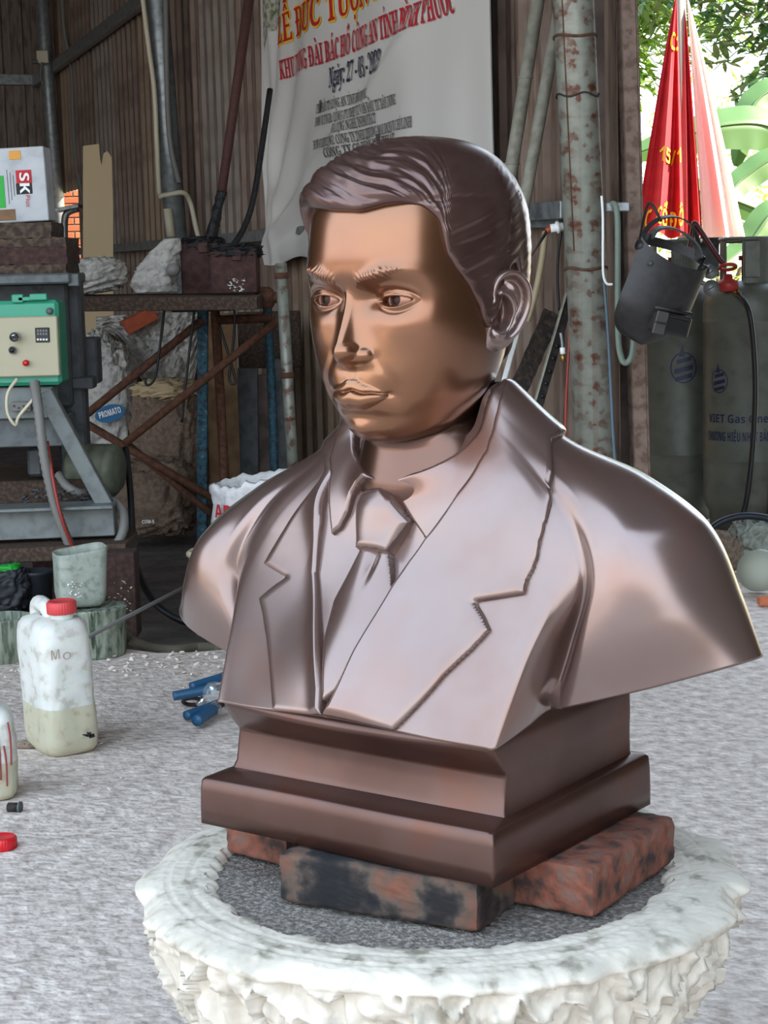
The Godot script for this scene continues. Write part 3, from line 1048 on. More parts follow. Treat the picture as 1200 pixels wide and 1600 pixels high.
func rect_ring(x: float, z0: float, z1: float, y: float, bulge := 0.0, r := 0.006, n := 40) -> PackedVector3Array:
	var c := PackedVector3Array()
	var half := func(a: Vector3, b: Vector3, m: int):
		for k in m:
			var t := float(k) / m
			c.append(a.lerp(b, t))
		return c
	# points go round: front, right, back, left, with small round corners
	var list := []
	for k in n:
		var t := float(k) / (n - 1)
		var xx := lerpf(-x + r, x - r, t)
		list.append(Vector3(xx, y, z1 + bulge * (1.0 - pow(xx / x, 2.0))))
	for k in range(1, 6):
		var a := PI * 0.5 * (1.0 - k / 6.0)
		list.append(Vector3(x - r + r * cos(a), y, z1 - r + r * sin(a)))
	for k in n:
		list.append(Vector3(x, y, lerpf(z1 - r, z0 + r, float(k) / (n - 1))))
	for k in range(1, 6):
		var a := -PI * 0.5 * k / 6.0
		list.append(Vector3(x - r + r * cos(a), y, z0 + r + r * sin(a)))
	for k in n:
		list.append(Vector3(lerpf(x - r, -x + r, float(k) / (n - 1)), y, z0))
	for k in range(1, 6):
		var a := -PI * 0.5 - PI * 0.5 * k / 6.0
		list.append(Vector3(-x + r + r * cos(a), y, z0 + r + r * sin(a)))
	for k in n:
		list.append(Vector3(-x, y, lerpf(z0 + r, z1 - r, float(k) / (n - 1))))
	for k in range(1, 6):
		var a := PI - PI * 0.5 * k / 6.0
		list.append(Vector3(-x + r + r * cos(a), y, z1 - r + r * sin(a)))
	return PackedVector3Array(list)

func loft(rings: Array) -> ArrayMesh:
	var v := PackedVector3Array()
	var n: int = rings[0].size()
	var mid := Vector3.ZERO
	for p in rings[0]:
		mid += p / n
	for k in n:
		v.append(mid)
	for r in rings:
		v.append_array(r)
	mid = Vector3.ZERO
	for p in rings[-1]:
		mid += p / n
	for k in n:
		v.append(mid)
	return grid_mesh(v, n, rings.size() + 2, true)

func build_bust() -> void:
	make_net()
	var b := thing("bronze_bust", "brown bronze bust of a short-haired man in suit and tie on a stepped block", "statue", Vector3(.0433, .5435, -2.1557))
	b.basis = Basis(Vector3.UP, -.6353) * Basis(Vector3.BACK, -.01357) * Basis(Vector3.RIGHT, .00875)
	# stepped base
	var rs := []
	for e in [[.200, .0, .004], [.2065, .0015, .004], [.2068, .02, .005], [.2062, .045, .005], [.2050, .0575, .005], [.2035, .0600, .006], [.2015, .0610, .006], [.196, .0625, .006], [.188, .0645, .006]]:
		var x: float = e[0]
		rs.append(rect_ring(x, -.176 + (.2068 - x), .176 - (.2068 - x), e[1], 0.0, e[2]))
	for rr in rs:
		for k in rr.size():   # a casting modelled by hand: its edges are not quite straight
			var p: Vector3 = rr[k]
			rr[k] = p + Vector3(0, 0.004 * (p.x / .2 - p.z / .17) * smoothstep(0.02, 0.06, p.y) * 0.5, 0.0012 * sin(p.x * 21.0))
	part("base_slab", loft(rs), M.bronze_base, b)
	rs = []
	for e in [[.194, -.160, .134, .055, 0.0], [.1925, -.158, .131, .064, 0.0], [.1905, -.157, .1285, .070, .001], [.190, -.157, .1255, .090, .002], [.190, -.157, .1230, .104, .003], [.1902, -.157, .1228, .1085, .004], [.1905, -.157, .1265, .1115, .007], [.191, -.156, .136, .124, .013], [.1905, -.156, .147, .140, .021], [.190, -.155, .150, .149, .024], [.187, -.154, .135, .158, .018], [.185, -.15, .11, .20, 0.0], [.183, -.14, .05, .27, 0.0], [.17, -.13, .02, .285, 0.0]]:
		rs.append(rect_ring(e[0], e[1], e[2], e[3], e[4], 0.006))
	part("plinth", loft(rs), M.bronze_base, b)
	# jacket
	var nu := 400
	var v := PackedVector3Array()
	for j in 131:
		for i in nu:
			v.append(body(20.0 * i / nu, 5.0 * j / 130.0))
	for k in [[.988, .000], [.975, .004], [.93, .010], [.6, .03], [.0, .04]]:
		for i in nu:
			var p := body(20.0 * i / nu, 5.0)
			v.append(Vector3(p.x * k[0], p.y + k[1], (p.z + .01) * k[0] - .01))
	var jacket := part("jacket", grid_mesh(v, nu, 136, true), M.bronze_dark, b)
	# shirt, tie, collar, lapels: raised cloth following the chest
	var shirt := PackedVector2Array([Vector2(-.3, .45), Vector2(1.8, .3), Vector2(1.5, 1.9), Vector2(.75, 2.9), Vector2(.3, 3.9), Vector2(-.1, 4.8), Vector2(-.35, 4.5), Vector2(-1.2, 3.4), Vector2(-1.8, 2.6), Vector2(-2.1, 1.6), Vector2(-2.4, .6)])
	part("shirt_front", cloth(shirt, func(d, q): return 0.0015), M.bronze_dark, b)
	var blade := PackedVector2Array([Vector2(-.63, 2.05), Vector2(.23, 2.15), Vector2(.42, 2.45), Vector2(.66, 2.87), Vector2(.5, 3.6), Vector2(.1, 4.6), Vector2(-.15, 4.8), Vector2(-.75, 3.75), Vector2(-.95, 3.1), Vector2(-.8, 2.67)])
	var tie := part("necktie", cloth(blade, func(d, q): return 0.002 + 0.005 * sqrt(1.0 - pow(1.0 - minf(d / 0.006, 1.0), 2.0)) + 0.009 * clampf(1.0 - pow((q.x + 0.17) / 0.8, 2.0), 0.0, 1.0) - 0.005 * g1((q.x + 0.12) / 0.14) * smoothstep(3.1, 2.2, q.y)), M.bronze_dark, b)
	var knot := PackedVector2Array([Vector2(-1.0, 1.1), Vector2(-.85, .78), Vector2(-.25, .62), Vector2(.1, .85), Vector2(.42, 1.2), Vector2(.68, 1.45), Vector2(.50, 1.75), Vector2(.25, 2.22), Vector2(-.2, 2.18), Vector2(-.68, 2.13), Vector2(-.85, 1.6)])
	part("knot", cloth(knot, func(d, q): return 0.005 + 0.008 * sqrt(1.0 - pow(1.0 - minf(d / 0.009, 1.0), 2.0)) + 0.013 * clampf(1.0 - pow((q.x + 0.20) / 0.85, 2.0), 0.0, 1.0) * smoothstep(0.4, 1.2, q.y)), M.bronze_dark, tie)
	var col_l := PackedVector2Array([Vector2(-.22, .52), Vector2(.6, .38), Vector2(1.67, .30), Vector2(2.73, .22), Vector2(4.6, .12), Vector2(5.6, .05), Vector2(7.0, .0), Vector2(10.0, .0), Vector2(10.0, .35), Vector2(6.0, .5), Vector2(3.4, .7), Vector2(2.1, 1.25), Vector2(1.22, 1.95), Vector2(1.05, 1.85), Vector2(.4, 1.15)])
	part("shirt_collar", cloth(col_l, func(d, q): return 0.003 + 0.0045 * sqrt(minf(d / 0.004, 1.0)) + 0.010 * smoothstep(1.0, 0.35, q.y) * smoothstep(2.5, 0.5, q.x)), M.bronze_dark, b)
	var col_r := PackedVector2Array([Vector2(-.28, .55), Vector2(-.55, .52), Vector2(-.86, .57), Vector2(-1.12, .72), Vector2(-1.24, .95), Vector2(-1.25, 1.33), Vector2(-1.4, 1.70), Vector2(-1.62, 1.90), Vector2(-1.9, 1.5), Vector2(-2.4, .95), Vector2(-3.4, .7), Vector2(-6.0, .5), Vector2(-10.0, .35), Vector2(-10.0, .0), Vector2(-7.0, .0), Vector2(-5.6, .05), Vector2(-4.6, .1), Vector2(-2.87, .15), Vector2(-1.83, .22), Vector2(-.77, .38)])
	part("shirt_collar", cloth(col_r, func(d, q): return 0.004 + 0.006 * sqrt(minf(d / 0.005, 1.0)) + 0.013 * g1((q.x + 0.75) / 0.6) * smoothstep(1.5, 0.4, q.y)), M.bronze_dark, b)
	var lap_r := PackedVector2Array([Vector2(-10, .02), Vector2(-10, .75), Vector2(-8.6, .85), Vector2(-7, .9), Vector2(-5, .95), Vector2(-3.4, .92), Vector2(-2.8, 1.0), Vector2(-2.66, 1.2), Vector2(-2.64, 1.54), Vector2(-2.62, 2.08), Vector2(-2.62, 2.44), Vector2(-2.64, 2.8), Vector2(-2.26, 2.88), Vector2(-2.5, 3.34), Vector2(-2.4, 3.5), Vector2(-2.24, 3.8), Vector2(-2.04, 4.18), Vector2(-1.8, 4.54), Vector2(-1.54, 5.02), Vector2(-.15, 5.02), Vector2(-.3, 4.53), Vector2(-1.07, 3.47), Vector2(-1.67, 2.63), Vector2(-2.03, 1.6), Vector2(-2.43, .87), Vector2(-3.0, .5), Vector2(-4.4, .3), Vector2(-5.5, .15), Vector2(-7, .02)])
	part("lapel", cloth(lap_r, func(d, q): return 0.0045 * sqrt(1.0 - pow(1.0 - minf(d / 0.006, 1.0), 2.0)) + 0.001 + 0.009 * g1((q.x + 0.15 + (5.0 - q.y) * 0.56) / 0.28) * smoothstep(0.8, 1.6, q.y) * sqrt(minf(d / 0.006, 1.0)), .019), M.bronze_dark, b)
	var lap_l := PackedVector2Array([Vector2(10, .02), Vector2(10, .75), Vector2(8.6, .85), Vector2(7.2, .98), Vector2(6.22, 1.04), Vector2(5.68, 1.22), Vector2(5.2, 1.4), Vector2(4.78, 1.56), Vector2(4.3, 1.68), Vector2(3.94, 1.8), Vector2(3.52, 2.03), Vector2(3.2, 2.24), Vector2(3.04, 2.4), Vector2(2.9, 2.57), Vector2(2.82, 2.73), Vector2(2.76, 2.92), Vector2(2.72, 3.12), Vector2(2.24, 3.12), Vector2(2.42, 3.52), Vector2(2.28, 3.78), Vector2(2.1, 4.05), Vector2(1.9, 4.34), Vector2(1.67, 4.66), Vector2(1.42, 5.02), Vector2(-.13, 5.02), Vector2(.08, 4.4), Vector2(.22, 3.88), Vector2(.43, 3.33), Vector2(.62, 2.78), Vector2(.85, 2.3), Vector2(1.15, 1.85), Vector2(1.58, 1.47), Vector2(2.0, 1.12), Vector2(2.5, .77), Vector2(3.2, .5), Vector2(4.2, .38), Vector2(5.3, .25), Vector2(7, .02)])
	part("lapel", cloth(lap_l, func(d, q): return 0.0055 * sqrt(1.0 - pow(1.0 - minf(d / 0.006, 1.0), 2.0)) + 0.0035 + 0.008 * smoothstep(1.6, 0.0, (q.x - 0.13 - (5.0 - q.y) * 0.27)) * smoothstep(0.6, 1.6, q.y) * sqrt(minf(d / 0.008, 1.0)), .019), M.bronze_dark, b)
	var head := part("head", make_head(), M.bronze_face, b)
	part("hair", make_hair(), M.bronze_hair, head)
	for s in [1.0, -1.0]:
		part("ear", make_ear(s), M.bronze_dark, head)
		part("eye", make_eye(s), M.bronze_eye, head)

func build_pot() -> void:
	var c := Vector3(.055, 0, -2.13)
	var pot := thing("plant_pot", "large round white plaster planter with crinkled carved rim under the bust", "planter", c)
	var n := FastNoiseLite.new()
	n.seed = 5
	n.frequency = 1.0
	n.fractal_octaves = 3
	n.fractal_gain = 0.4
	var prof := [[.262, .455], .0, [.264, .474], [.268, .484], [.274, .489], [.290, .490], [.296, .4885], [.300, .490], [.318, .4895], [.321, .4875], [.325, .4885], [.338, .4865], [.350, .4815], [.357, .4765], [.357, .4715], [.350, .466], [.345, .455], [.342, .44], [.336, .42], [.327, .395], [.312, .365], [.290, .335], [.260, .30], [.215, .272], [.17, .25], [.15, .24], [.145, .20], [.15, .12], [.19, .04], [.21, .0]]
	prof.remove_at(1)
	var fine := PackedVector2Array()
	for i in prof.size() - 1:
		var a := Vector2(prof[i][0], prof[i][1])
		var b := Vector2(prof[i + 1][0], prof[i + 1][1])
		var m := maxi(1, int(a.distance_to(b) / 0.0026)) if i < 21 else 6
		for k in m:
			fine.append(a.lerp(b, float(k) / m))
	fine.append(Vector2(.21, 0))
	var seg := 600
	var v := PackedVector3Array()
	var cut := 0
	for j in fine.size():
		var p := fine[j]
		var lip := smoothstep(.325, .357, p.x) if p.y > .465 else 1.0
		var leaf := smoothstep(.474, .462, p.y) * smoothstep(.25, .30, p.y)
		if p.x < .26 and p.y < .4:
			lip = 0.0
		for i in seg:
			var a := TAU * i / seg
			var d := Vector3(cos(a), 0, sin(a))
			var q := d * p.x + Vector3(0, p.y, 0)
			if lip > 0.0:
				# ragged lip, and below it leaves that overlap like folded cloth
				var w1 := n.get_noise_2d(cos(a) * 2.2, sin(a) * 2.2)
				var w2 := n.get_noise_2d(cos(a) * 6.5 + w1, sin(a) * 6.5 + 7.0) * smoothstep(-.1, .35, n.get_noise_2d(cos(a) * 1.3 + 9.0, sin(a) * 1.3))
				var edge := smoothstep(.40, .47, p.y)
				q += d * lip * edge * (0.020 * w1 + 0.014 * w2)
				q.y += lip * (0.006 * w1 - 0.002 * absf(w2))
				if leaf > 0.0:
					var warp := 1.5 * n.get_noise_3d(cos(a) * 4.0, p.y * 6.0, sin(a) * 4.0)
					var L := (0.466 - p.y) / 0.10 + warp + 0.35 * n.get_noise_2d(cos(a) * 11.0, sin(a) * 11.0)
					var fr := L - floorf(L)
					var saw := fr * sqrt(fr) * smoothstep(1.0, 0.94, fr)
					var fold := 0.3 - absf(n.get_noise_3d(cos(a) * 5.5 + warp, p.y * 7.0 + floorf(L) * 3.7, sin(a) * 5.5 - warp))
					q += d * leaf * (0.024 * saw + 0.020 * fold - 0.012)
			if p.x > .26 and p.y > .45 and p.x < .345:
				q.y += 0.0012 * n.get_noise_3d(cos(a) * 30.0, p.x * 90.0, sin(a) * 30.0)
				if p.x < .275:
					q += d * 0.010 * n.get_noise_2d(cos(a) * 8.0, sin(a) * 8.0)
			v.append(q)
	part("bowl", grid_mesh(v, seg, fine.size(), true, Vector3.ZERO), M.plaster_white, pot)
	var soil := PackedVector3Array()
	for j in 40:
		for i in 96:
			var a := TAU * i / 96
			var r := .275 * j / 39.0
			var q := Vector3(r * cos(a), .4785, r * sin(a))
			q.y += 0.003 * n.get_noise_2d(q.x * 40.0, q.z * 40.0)
			soil.append(q)
	part("sand", grid_mesh(soil, 96, 40, true, Vector3.UP), M.sand_grey, pot)

func brick_mesh(s: Vector3, sd: int) -> ArrayMesh:
	# worn brick: a rounded block with knocked edges
	var n := FastNoiseLite.new()
	n.seed = sd
	n.frequency = 1.0
	var st := SurfaceTool.new()
	st.begin(Mesh.PRIMITIVE_TRIANGLES)
	var m := 22
	for ax in 3:
		for sg in [-1.0, 1.0]:
			var pts := PackedVector3Array()
			for j in m + 1:
				for i in m + 1:
					var p := Vector3.ZERO
					p[ax] = sg
					p[(ax + 1) % 3] = -1.0 + 2.0 * i / m
					p[(ax + 2) % 3] = -1.0 + 2.0 * j / m
					# rounded cube
					var h := s * 0.5
					var w := Vector3(p.x * h.x, p.y * h.y, p.z * h.z)
					var r := 0.007
					var inner := Vector3(clampf(w.x, -h.x + r, h.x - r), clampf(w.y, -h.y + r, h.y - r), clampf(w.z, -h.z + r, h.z - r))
					var e := w - inner
					if e.length() > r * 0.999:
						w = inner + e.normalized() * r
					var k := n.get_noise_3dv(w * 45.0) * 0.003 + n.get_noise_3dv(w * 160.0) * 0.001
					w += w.normalized() * k
					pts.append(w)
			var hint := Vector3.ZERO
			hint[ax] = sg
			st.append_from(grid_mesh(pts, m + 1, m + 1, false, hint), 0, Transform3D())
	return st.commit()

func build_bricks() -> void:
	var d := [
		["front", Vector3(.0037, .5115, -2.018), -.492, Vector3(.250, .058, .102), "brick_sooty", "soot-blackened brick lying under the front edge of the bust's base"],
		["right", Vector3(.2335, .5115, -2.072), 1.0, Vector3(.222, .058, .106), "brick_red", "red brick sticking out from under the right side of the bust's base"],
		["left", Vector3(-.103, .5115, -2.258), -.693, Vector3(.105, .058, .20), "brick_red", "red brick mostly hidden under the left corner of the bust's base"]]
	for e in d:
		var t := part("brick", brick_mesh(e[3], 3 + int(e[3].x * 100)), M[e[4]], self, e[1], Vector3(0, e[2], 0))
		tag(t, e[5], "brick", "bricks under the bust")

# ---------- more helpers
func origin_of(n: Node) -> Vector3:
	var o := Vector3.ZERO
	while n != self and n is Node3D:
		o += n.position
		n = n.get_parent()
	return o

# a mesh already in world coordinates, hung under a parent
func wpart(called: String, m: Mesh, mat: Material, parent: Node) -> MeshInstance3D:
	return part(called, m, mat, parent, -origin_of(parent))

func pbox(called: String, parent: Node, mat: Material, x0: float, y0: float, x1: float, y1: float, d: float, thick: float, c := 0.004, rot := Vector3.ZERO) -> MeshInstance3D:
	var p := at_depth((x0 + x1) * 0.5, (y0 + y1) * 0.5, d) + Vector3(0, 0, -thick * 0.5)
	return part(called, cbox(Vector3((x1 - x0) * d / FPX, (y1 - y0) * d / FPX, thick), c), mat, parent, p - origin_of(parent), rot)

func wbar(called: String, parent: Node, mat: Material, a: Vector3, b: Vector3, w: float, t: float, face := Vector3(0, 0, 1)) -> MeshInstance3D:
	var r := bar(a, b, w, t, face)
	var o := part(called, r[0], mat, parent)
	var x: Transform3D = r[1]
	x.origin -= origin_of(parent)
	o.transform = x
	return o

func wtube(called: String, parent: Node, mat: Material, pts: Array, r: float, seg := 8, per := 6, rib := 0.0) -> MeshInstance3D:
	var line := spline(pts, per) if pts.size() > 2 else PackedVector3Array(pts)
	return wpart(called, tube(line, r, seg, -1.0, rib), mat, parent)

const VIET := {"Ư": "U'", "Ơ": "O'", "ư": "u'", "ơ": "o'", "Ấ": "Â/", "Ầ": "Â\\", "Ẩ": "Â?", "Ẫ": "Â~", "Ậ": "Â.", "Ế": "Ê/", "Ề": "Ê\\", "Ể": "Ê?", "Ễ": "Ê~", "Ệ": "Ê.", "Ố": "Ô/", "Ồ": "Ô\\", "Ổ": "Ô?", "Ỗ": "Ô~", "Ộ": "Ô.", "Ớ": "O'/", "Ờ": "O'\\", "Ở": "O'?", "Ợ": "O'.", "Ứ": "U'/", "Ừ": "U'\\", "Ử": "U'?", "Ự": "U'.", "Ỉ": "I?", "Ị": "I.", "Ụ": "U.", "Ả": "A?", "Ạ": "A.", "ạ": "a."}

# lettering as thin solid glyphs laid on a surface; Vietnamese marks are drawn where the font lacks them
func letters(called: String, txt: String, font: String, bold: bool, w: float, h: float, mat: Material, parent: Node, place: Callable) -> MeshInstance3D:
	var f := SystemFont.new()
	f.font_names = PackedStringArray([font])
	f.font_weight = 700 if bold else 400
	var plain := ""
	var marks := []
	for c in txt:
		if VIET.has(c):
			var e: String = VIET[c]
			plain += e[0]
			marks.append([plain.length() - 1, e.substr(1)])
		else:
			plain += c
	var make := func(s: String) -> Array:
		var t := TextMesh.new()
		t.font = f
		t.font_size = 48
		t.pixel_size = 0.01
		t.depth = 0.01
		t.curve_step = 1.5
		t.text = s
		t.horizontal_alignment = HORIZONTAL_ALIGNMENT_LEFT
		t.vertical_alignment = VERTICAL_ALIGNMENT_BOTTOM
		return t.surface_get_arrays(0)
	var hv: PackedVector3Array = make.call("H")[Mesh.ARRAY_VERTEX]
	var base := 1e9
	var top := -1e9
	for p in hv:
		base = minf(base, p.y)
		top = maxf(top, p.y)
	var cap := top - base
	var a: Array = make.call(plain)
	var v: PackedVector3Array = a[Mesh.ARRAY_VERTEX]
	var idx: PackedInt32Array = a[Mesh.ARRAY_INDEX] if a[Mesh.ARRAY_INDEX] != null else PackedInt32Array(range(v.size()))
	var lo := v[0]
	var hi := v[0]
	for p in v:
		lo = lo.min(p)
		hi = hi.max(p)
	var th := cap * (0.15 if bold else 0.11)
	var stroke := func(pts: Array, wd: float):
		for k in pts.size() - 1:
			var n: Vector2 = (pts[k + 1] - pts[k]).normalized().orthogonal() * wd * 0.5
			var q := [pts[k] - n, pts[k] + n, pts[k + 1] + n, pts[k + 1] - n]
			return_quads.append(q)
	for m in marks:
		var x0 := f.get_string_size(plain.substr(0, m[0]), HORIZONTAL_ALIGNMENT_LEFT, -1, 48).x * 0.01
		var x1 := f.get_string_size(plain.substr(0, m[0] + 1), HORIZONTAL_ALIGNMENT_LEFT, -1, 48).x * 0.01
		var mid := (x0 + x1) * 0.5
		var letter := plain[m[0]]
		var low_case := letter.to_lower() == letter
		var lh := cap * (0.74 if low_case else 1.0)
		var hat := letter in ["Â", "Ê", "Ô"]
		return_quads = []
		for c in m[1]:
			var o := Vector2(mid + (cap * 0.20 if hat else 0.0), base + lh * (1.30 if hat else 1.20))
			if c == "'":
				stroke.call([Vector2(x1 - cap * .10, base + lh * .86), Vector2(x1 + cap * .02, base + lh * .96), Vector2(x1 + cap * .03, base + lh * 1.14)], th)
			elif c == "/":
				stroke.call([o + Vector2(-cap * .08, -cap * .08), o + Vector2(cap * .12, cap * .12)], th)
			elif c == "\\":
				stroke.call([o + Vector2(-cap * .12, cap * .12), o + Vector2(cap * .08, -cap * .08)], th)
			elif c == "?":
				stroke.call([o + Vector2(-cap * .08, cap * .10), o + Vector2(cap * .04, cap * .13), o + Vector2(cap * .09, cap * .05), o + Vector2(0, -cap * .02), o + Vector2(0, -cap * .10)], th * .8)
			elif c == "~":
				o.x = mid
				o.y += cap * .10 if hat else 0.0
				stroke.call([o + Vector2(-cap * .20, -cap * .04), o + Vector2(-cap * .08, cap * .06), o + Vector2(cap * .08, -cap * .04), o + Vector2(cap * .20, cap * .06)], th * .8)
			elif c == ".":
				stroke.call([Vector2(mid - cap * .07, base - cap * .20), Vector2(mid + cap * .07, base - cap * .20)], cap * .14)
		for q in return_quads:
			var k := v.size()
			for p in q:
				v.append(Vector3(p.x, p.y, hi.z))
			idx.append_array([k, k + 1, k + 2, k, k + 2, k + 3])
	for i in v.size():
		var p := v[i]
		v[i] = place.call((p.x - lo.x) / (hi.x - lo.x) * w, (p.y - base) / cap * h, (p.z - lo.z) * 0.1)
	return part(called, arr_mesh(v, idx, PackedVector2Array(), false), mat, parent)

var return_quads := []

# crumpled rounded body (sack, rag, rock): half sizes, roundness, crease depth
func lump(h: Vector3, sd: int, e := 0.55, crease := 0.1, freq := 3.0, nu := 56, nv := 36) -> ArrayMesh:
	var n := FastNoiseLite.new()
	n.seed = sd
	n.frequency = freq
	n.fractal_octaves = 3
	var v := PackedVector3Array()
	for j in nv:
		var b := -PI * 0.5 + PI * j / (nv - 1)
		for i in nu:
			var a := TAU * i / nu
			var sx := signf(cos(a)) * pow(absf(cos(a)), e)
			var sz := signf(sin(a)) * pow(absf(sin(a)), e)
			var cy := pow(maxf(cos(b), 0.0), e)
			var d := Vector3(sx * cy, signf(sin(b)) * pow(absf(sin(b)), e), sz * cy)
			var k := 1.0 + crease * (0.6 - 2.2 * absf(n.get_noise_3dv(d))) + crease * 0.5 * n.get_noise_3dv(d * 3.1 + Vector3(9, 1, 4))
			var p := d * h * k
			p.y = maxf(p.y, -h.y * 0.96)
			v.append(p)
	return grid_mesh(v, nu, nv, true)

# ---------- the setting
const WALL_NEAR := Vector3(.776, 0, -6.0)
const WALL_DIR := Vector3(-.306, 0, -.952)
const WALL_IN := Vector3(-.952, 0, .306)

func on_wall(s: float, y: float, off := 0.0) -> Vector3:
	return WALL_NEAR + WALL_DIR * s + Vector3(0, y, 0) + WALL_IN * off

# where a line of sight meets the plane parallel to the long wall, off metres in front of it
func hit_wall(x: float, y: float, off := 0.0) -> Vector3:
	var r := EYE_BASIS * Vector3((x - 600.0) / FPX, -(y - 800.0) / FPX, -1.0)
	var p0 := WALL_NEAR + WALL_IN * off
	var t := (p0 - EYE).dot(WALL_IN) / r.dot(WALL_IN)
	return EYE + r * t

func rib_sheet(w: float, h: float, pitch := 0.2) -> ArrayMesh:
	var front := PackedVector2Array()
	var x := 0.0
	while x < w - 0.001:
		for k in [[0.0, 0.0], [0.30, 0.0], [0.36, .006], [0.40, .006], [0.46, 0.0], [0.70, 0.0], [0.78, .024], [0.90, .024]]:
			var xx: float = x + k[0] * pitch
			if xx <= w:
				front.append(Vector2(xx - w * 0.5, k[1]))
		x += pitch
	front.append(Vector2(w * 0.5, 0))
	var poly := front.duplicate()
	for i in range(front.size() - 1, -1, -1):
		poly.append(front[i] - Vector2(0, .004))
	return prism(poly, h)

func ragged(x0: float, x1: float, z_far: float, z_near: float, amp: float, sd: int) -> PackedVector2Array:
	var n := FastNoiseLite.new()
	n.seed = sd
	n.frequency = 4.0
	var p := PackedVector2Array()
	var k := 90
	for i in k + 1:
		var x := lerpf(x0, x1, float(i) / k)
		p.append(Vector2(x, -z_far + amp * (n.get_noise_1d(x) + 0.5 * n.get_noise_1d(x * 5.0 + 30.0))))
	p.append(Vector2(x1, -z_near))
	p.append(Vector2(x0, -z_near))
	return p

func build_ground() -> void:
	# yard slab with a broken far edge; the shed floor behind it lies lower; bare earth outside
	var o := part("floor", prism(ragged(-9.0, .55, -5.76, 4.0, .09, 3), .12), M.concrete, self, Vector3(0, -.06, 0), Vector3(-PI * 0.5, 0, 0))
	struct(o)
	var chips := joined([[joined_scraps(Vector3(-.8, .004, -5.55), 260, .75, .006, 21, .17, .8), Transform3D()], [joined_scraps(Vector3(-.4, .003, -4.6), 60, .9, .004, 22, .8, .5), Transform3D()]])
	stuff(wpart("chips", chips, M.concrete, o)).transform = o.transform.affine_inverse()
	struct(part("floor", prism(ragged(.55, 6.2, -9.3, 4.0, .05, 4), .12), M.concrete, self, Vector3(0, -.06, 0), Vector3(-PI * 0.5, 0, 0)))
	struct(part("floor", cbox(Vector3(9.6, .1, 14.0), .01), M.shed_floor, self, Vector3(-4.2, -.13, -12.6)))
	struct(part("floor", cbox(Vector3(60, .1, 70), .01), M.earth, self, Vector3(8, -.25, -36)))
	# roofs over the yard and the shed
	struct(part("ceiling", cbox(Vector3(14.6, .12, 6.1), .01), M.roof, self, Vector3(-2.1, 4.7, -6.25)))
	struct(part("ceiling", cbox(Vector3(6.6, .12, 2.7), .01), M.roof, self, Vector3(1.9, 4.7, -1.85)))
	var shed_roof := part("ceiling", cbox(Vector3(10.5, .12, 12.4), .01), M.roof, self)
	shed_roof.transform = Transform3D(Basis(Vector3.UP, atan2(.306, .952)), on_wall(7.4, 4.7, 5.1))
	struct(shed_roof)
	struct(part("wall_left", cbox(Vector3(.12, 4.8, 16), .01), M.sheet_brown, self, Vector3(-8.9, 2.4, -11.4)))
	struct(part("wall_yard", cbox(Vector3(.3, 9.0, 14.4), .01), M.wall_dim, self, Vector3(5.4, 4.4, -2.3)))
	# long side wall of ribbed sheets
	var w := Node3D.new()
	w.name = "wall_right"
	add_child(w)
	struct(w)
	var basis := Basis(WALL_DIR, WALL_IN, Vector3.UP)   # sheet x along the wall, y into the shed, z up
	if basis.determinant() < 0.0:
		basis = Basis(-WALL_DIR, WALL_IN, Vector3.UP)
	var sheet := rib_sheet(1.02, 4.95)
	var low := rib_sheet(1.02, 2.85)
	var mats := [M.sheet_brown, M.sheet_grey, M.sheet_brown, M.sheet_tan]
	for k in 14:
		var s := .55 + k * 1.0
		var tall: bool = k != 11
		var y := 2.335 if tall else 3.33
		var p := part("panel", sheet if tall else low, mats[k % 4], w)
		p.transform = Transform3D(basis, on_wall(s, y, -.012 if k % 2 == 0 else -.020))
	# gable wall at the back, square to it
	var b := Node3D.new()
	b.name = "wall_back"
	add_child(b)
	struct(b)
	var corner := on_wall(13.24, 0)
	var bb := Basis(WALL_IN, -WALL_DIR, Vector3.UP)
	if bb.determinant() < 0.0:
		bb = Basis(-WALL_IN, -WALL_DIR, Vector3.UP)
	for k in 7:
		var p := part("panel", sheet, mats[(k + 1) % 4], b)
		p.transform = Transform3D(bb, corner + WALL_IN * (.5 + k) + Vector3(0, 2.335, 0))
	# girts of galvanised angle
	var t1 := wbar("trim_1", self, M.galv, on_wall(1.8, 3.03, .05), on_wall(13.2, 3.03, .05), .10, .05, WALL_IN)
	struct(t1)
	struct(wbar("trim_2", self, M.galv, on_wall(.3, 1.36, .05), on_wall(11.3, 1.36, .05), .06, .05, WALL_IN))
	struct(wbar("trim_3", self, M.galv, corner + Vector3(0, 3.05, 0) - WALL_DIR * .06, corner + WALL_IN * 7.0 + Vector3(0, 3.05, 0) - WALL_DIR * .06, .10, .05, -WALL_DIR))
	# brick wall of the house next door, in the sun, seen through the gap in the sheets
	var br := Node3D.new()
	br.name = "wall_outer"
	add_child(br)
	struct(br)
	br.position = Vector3(-3.5, -.2, -20.4)
	part("mortar", cbox(Vector3(2.6, 3.2, .1), .005), M.mortar, br, Vector3(0, 1.6, -.06))
	var bm := cbox(Vector3(.205, .062, .05), .004)
	var bmats := [M.brick_wall, M.brick_wall2]
	for r in 30:
		for c in 9:
			var xx := -1.1 + c * .22 + (.11 if r % 2 == 1 else 0.0)
			if xx > -.35 and xx < .95 and r > 8:
				part("brick", bm, bmats[(r * 7 + c * 3) % 2], br, Vector3(xx, .05 + r * .075, 0))

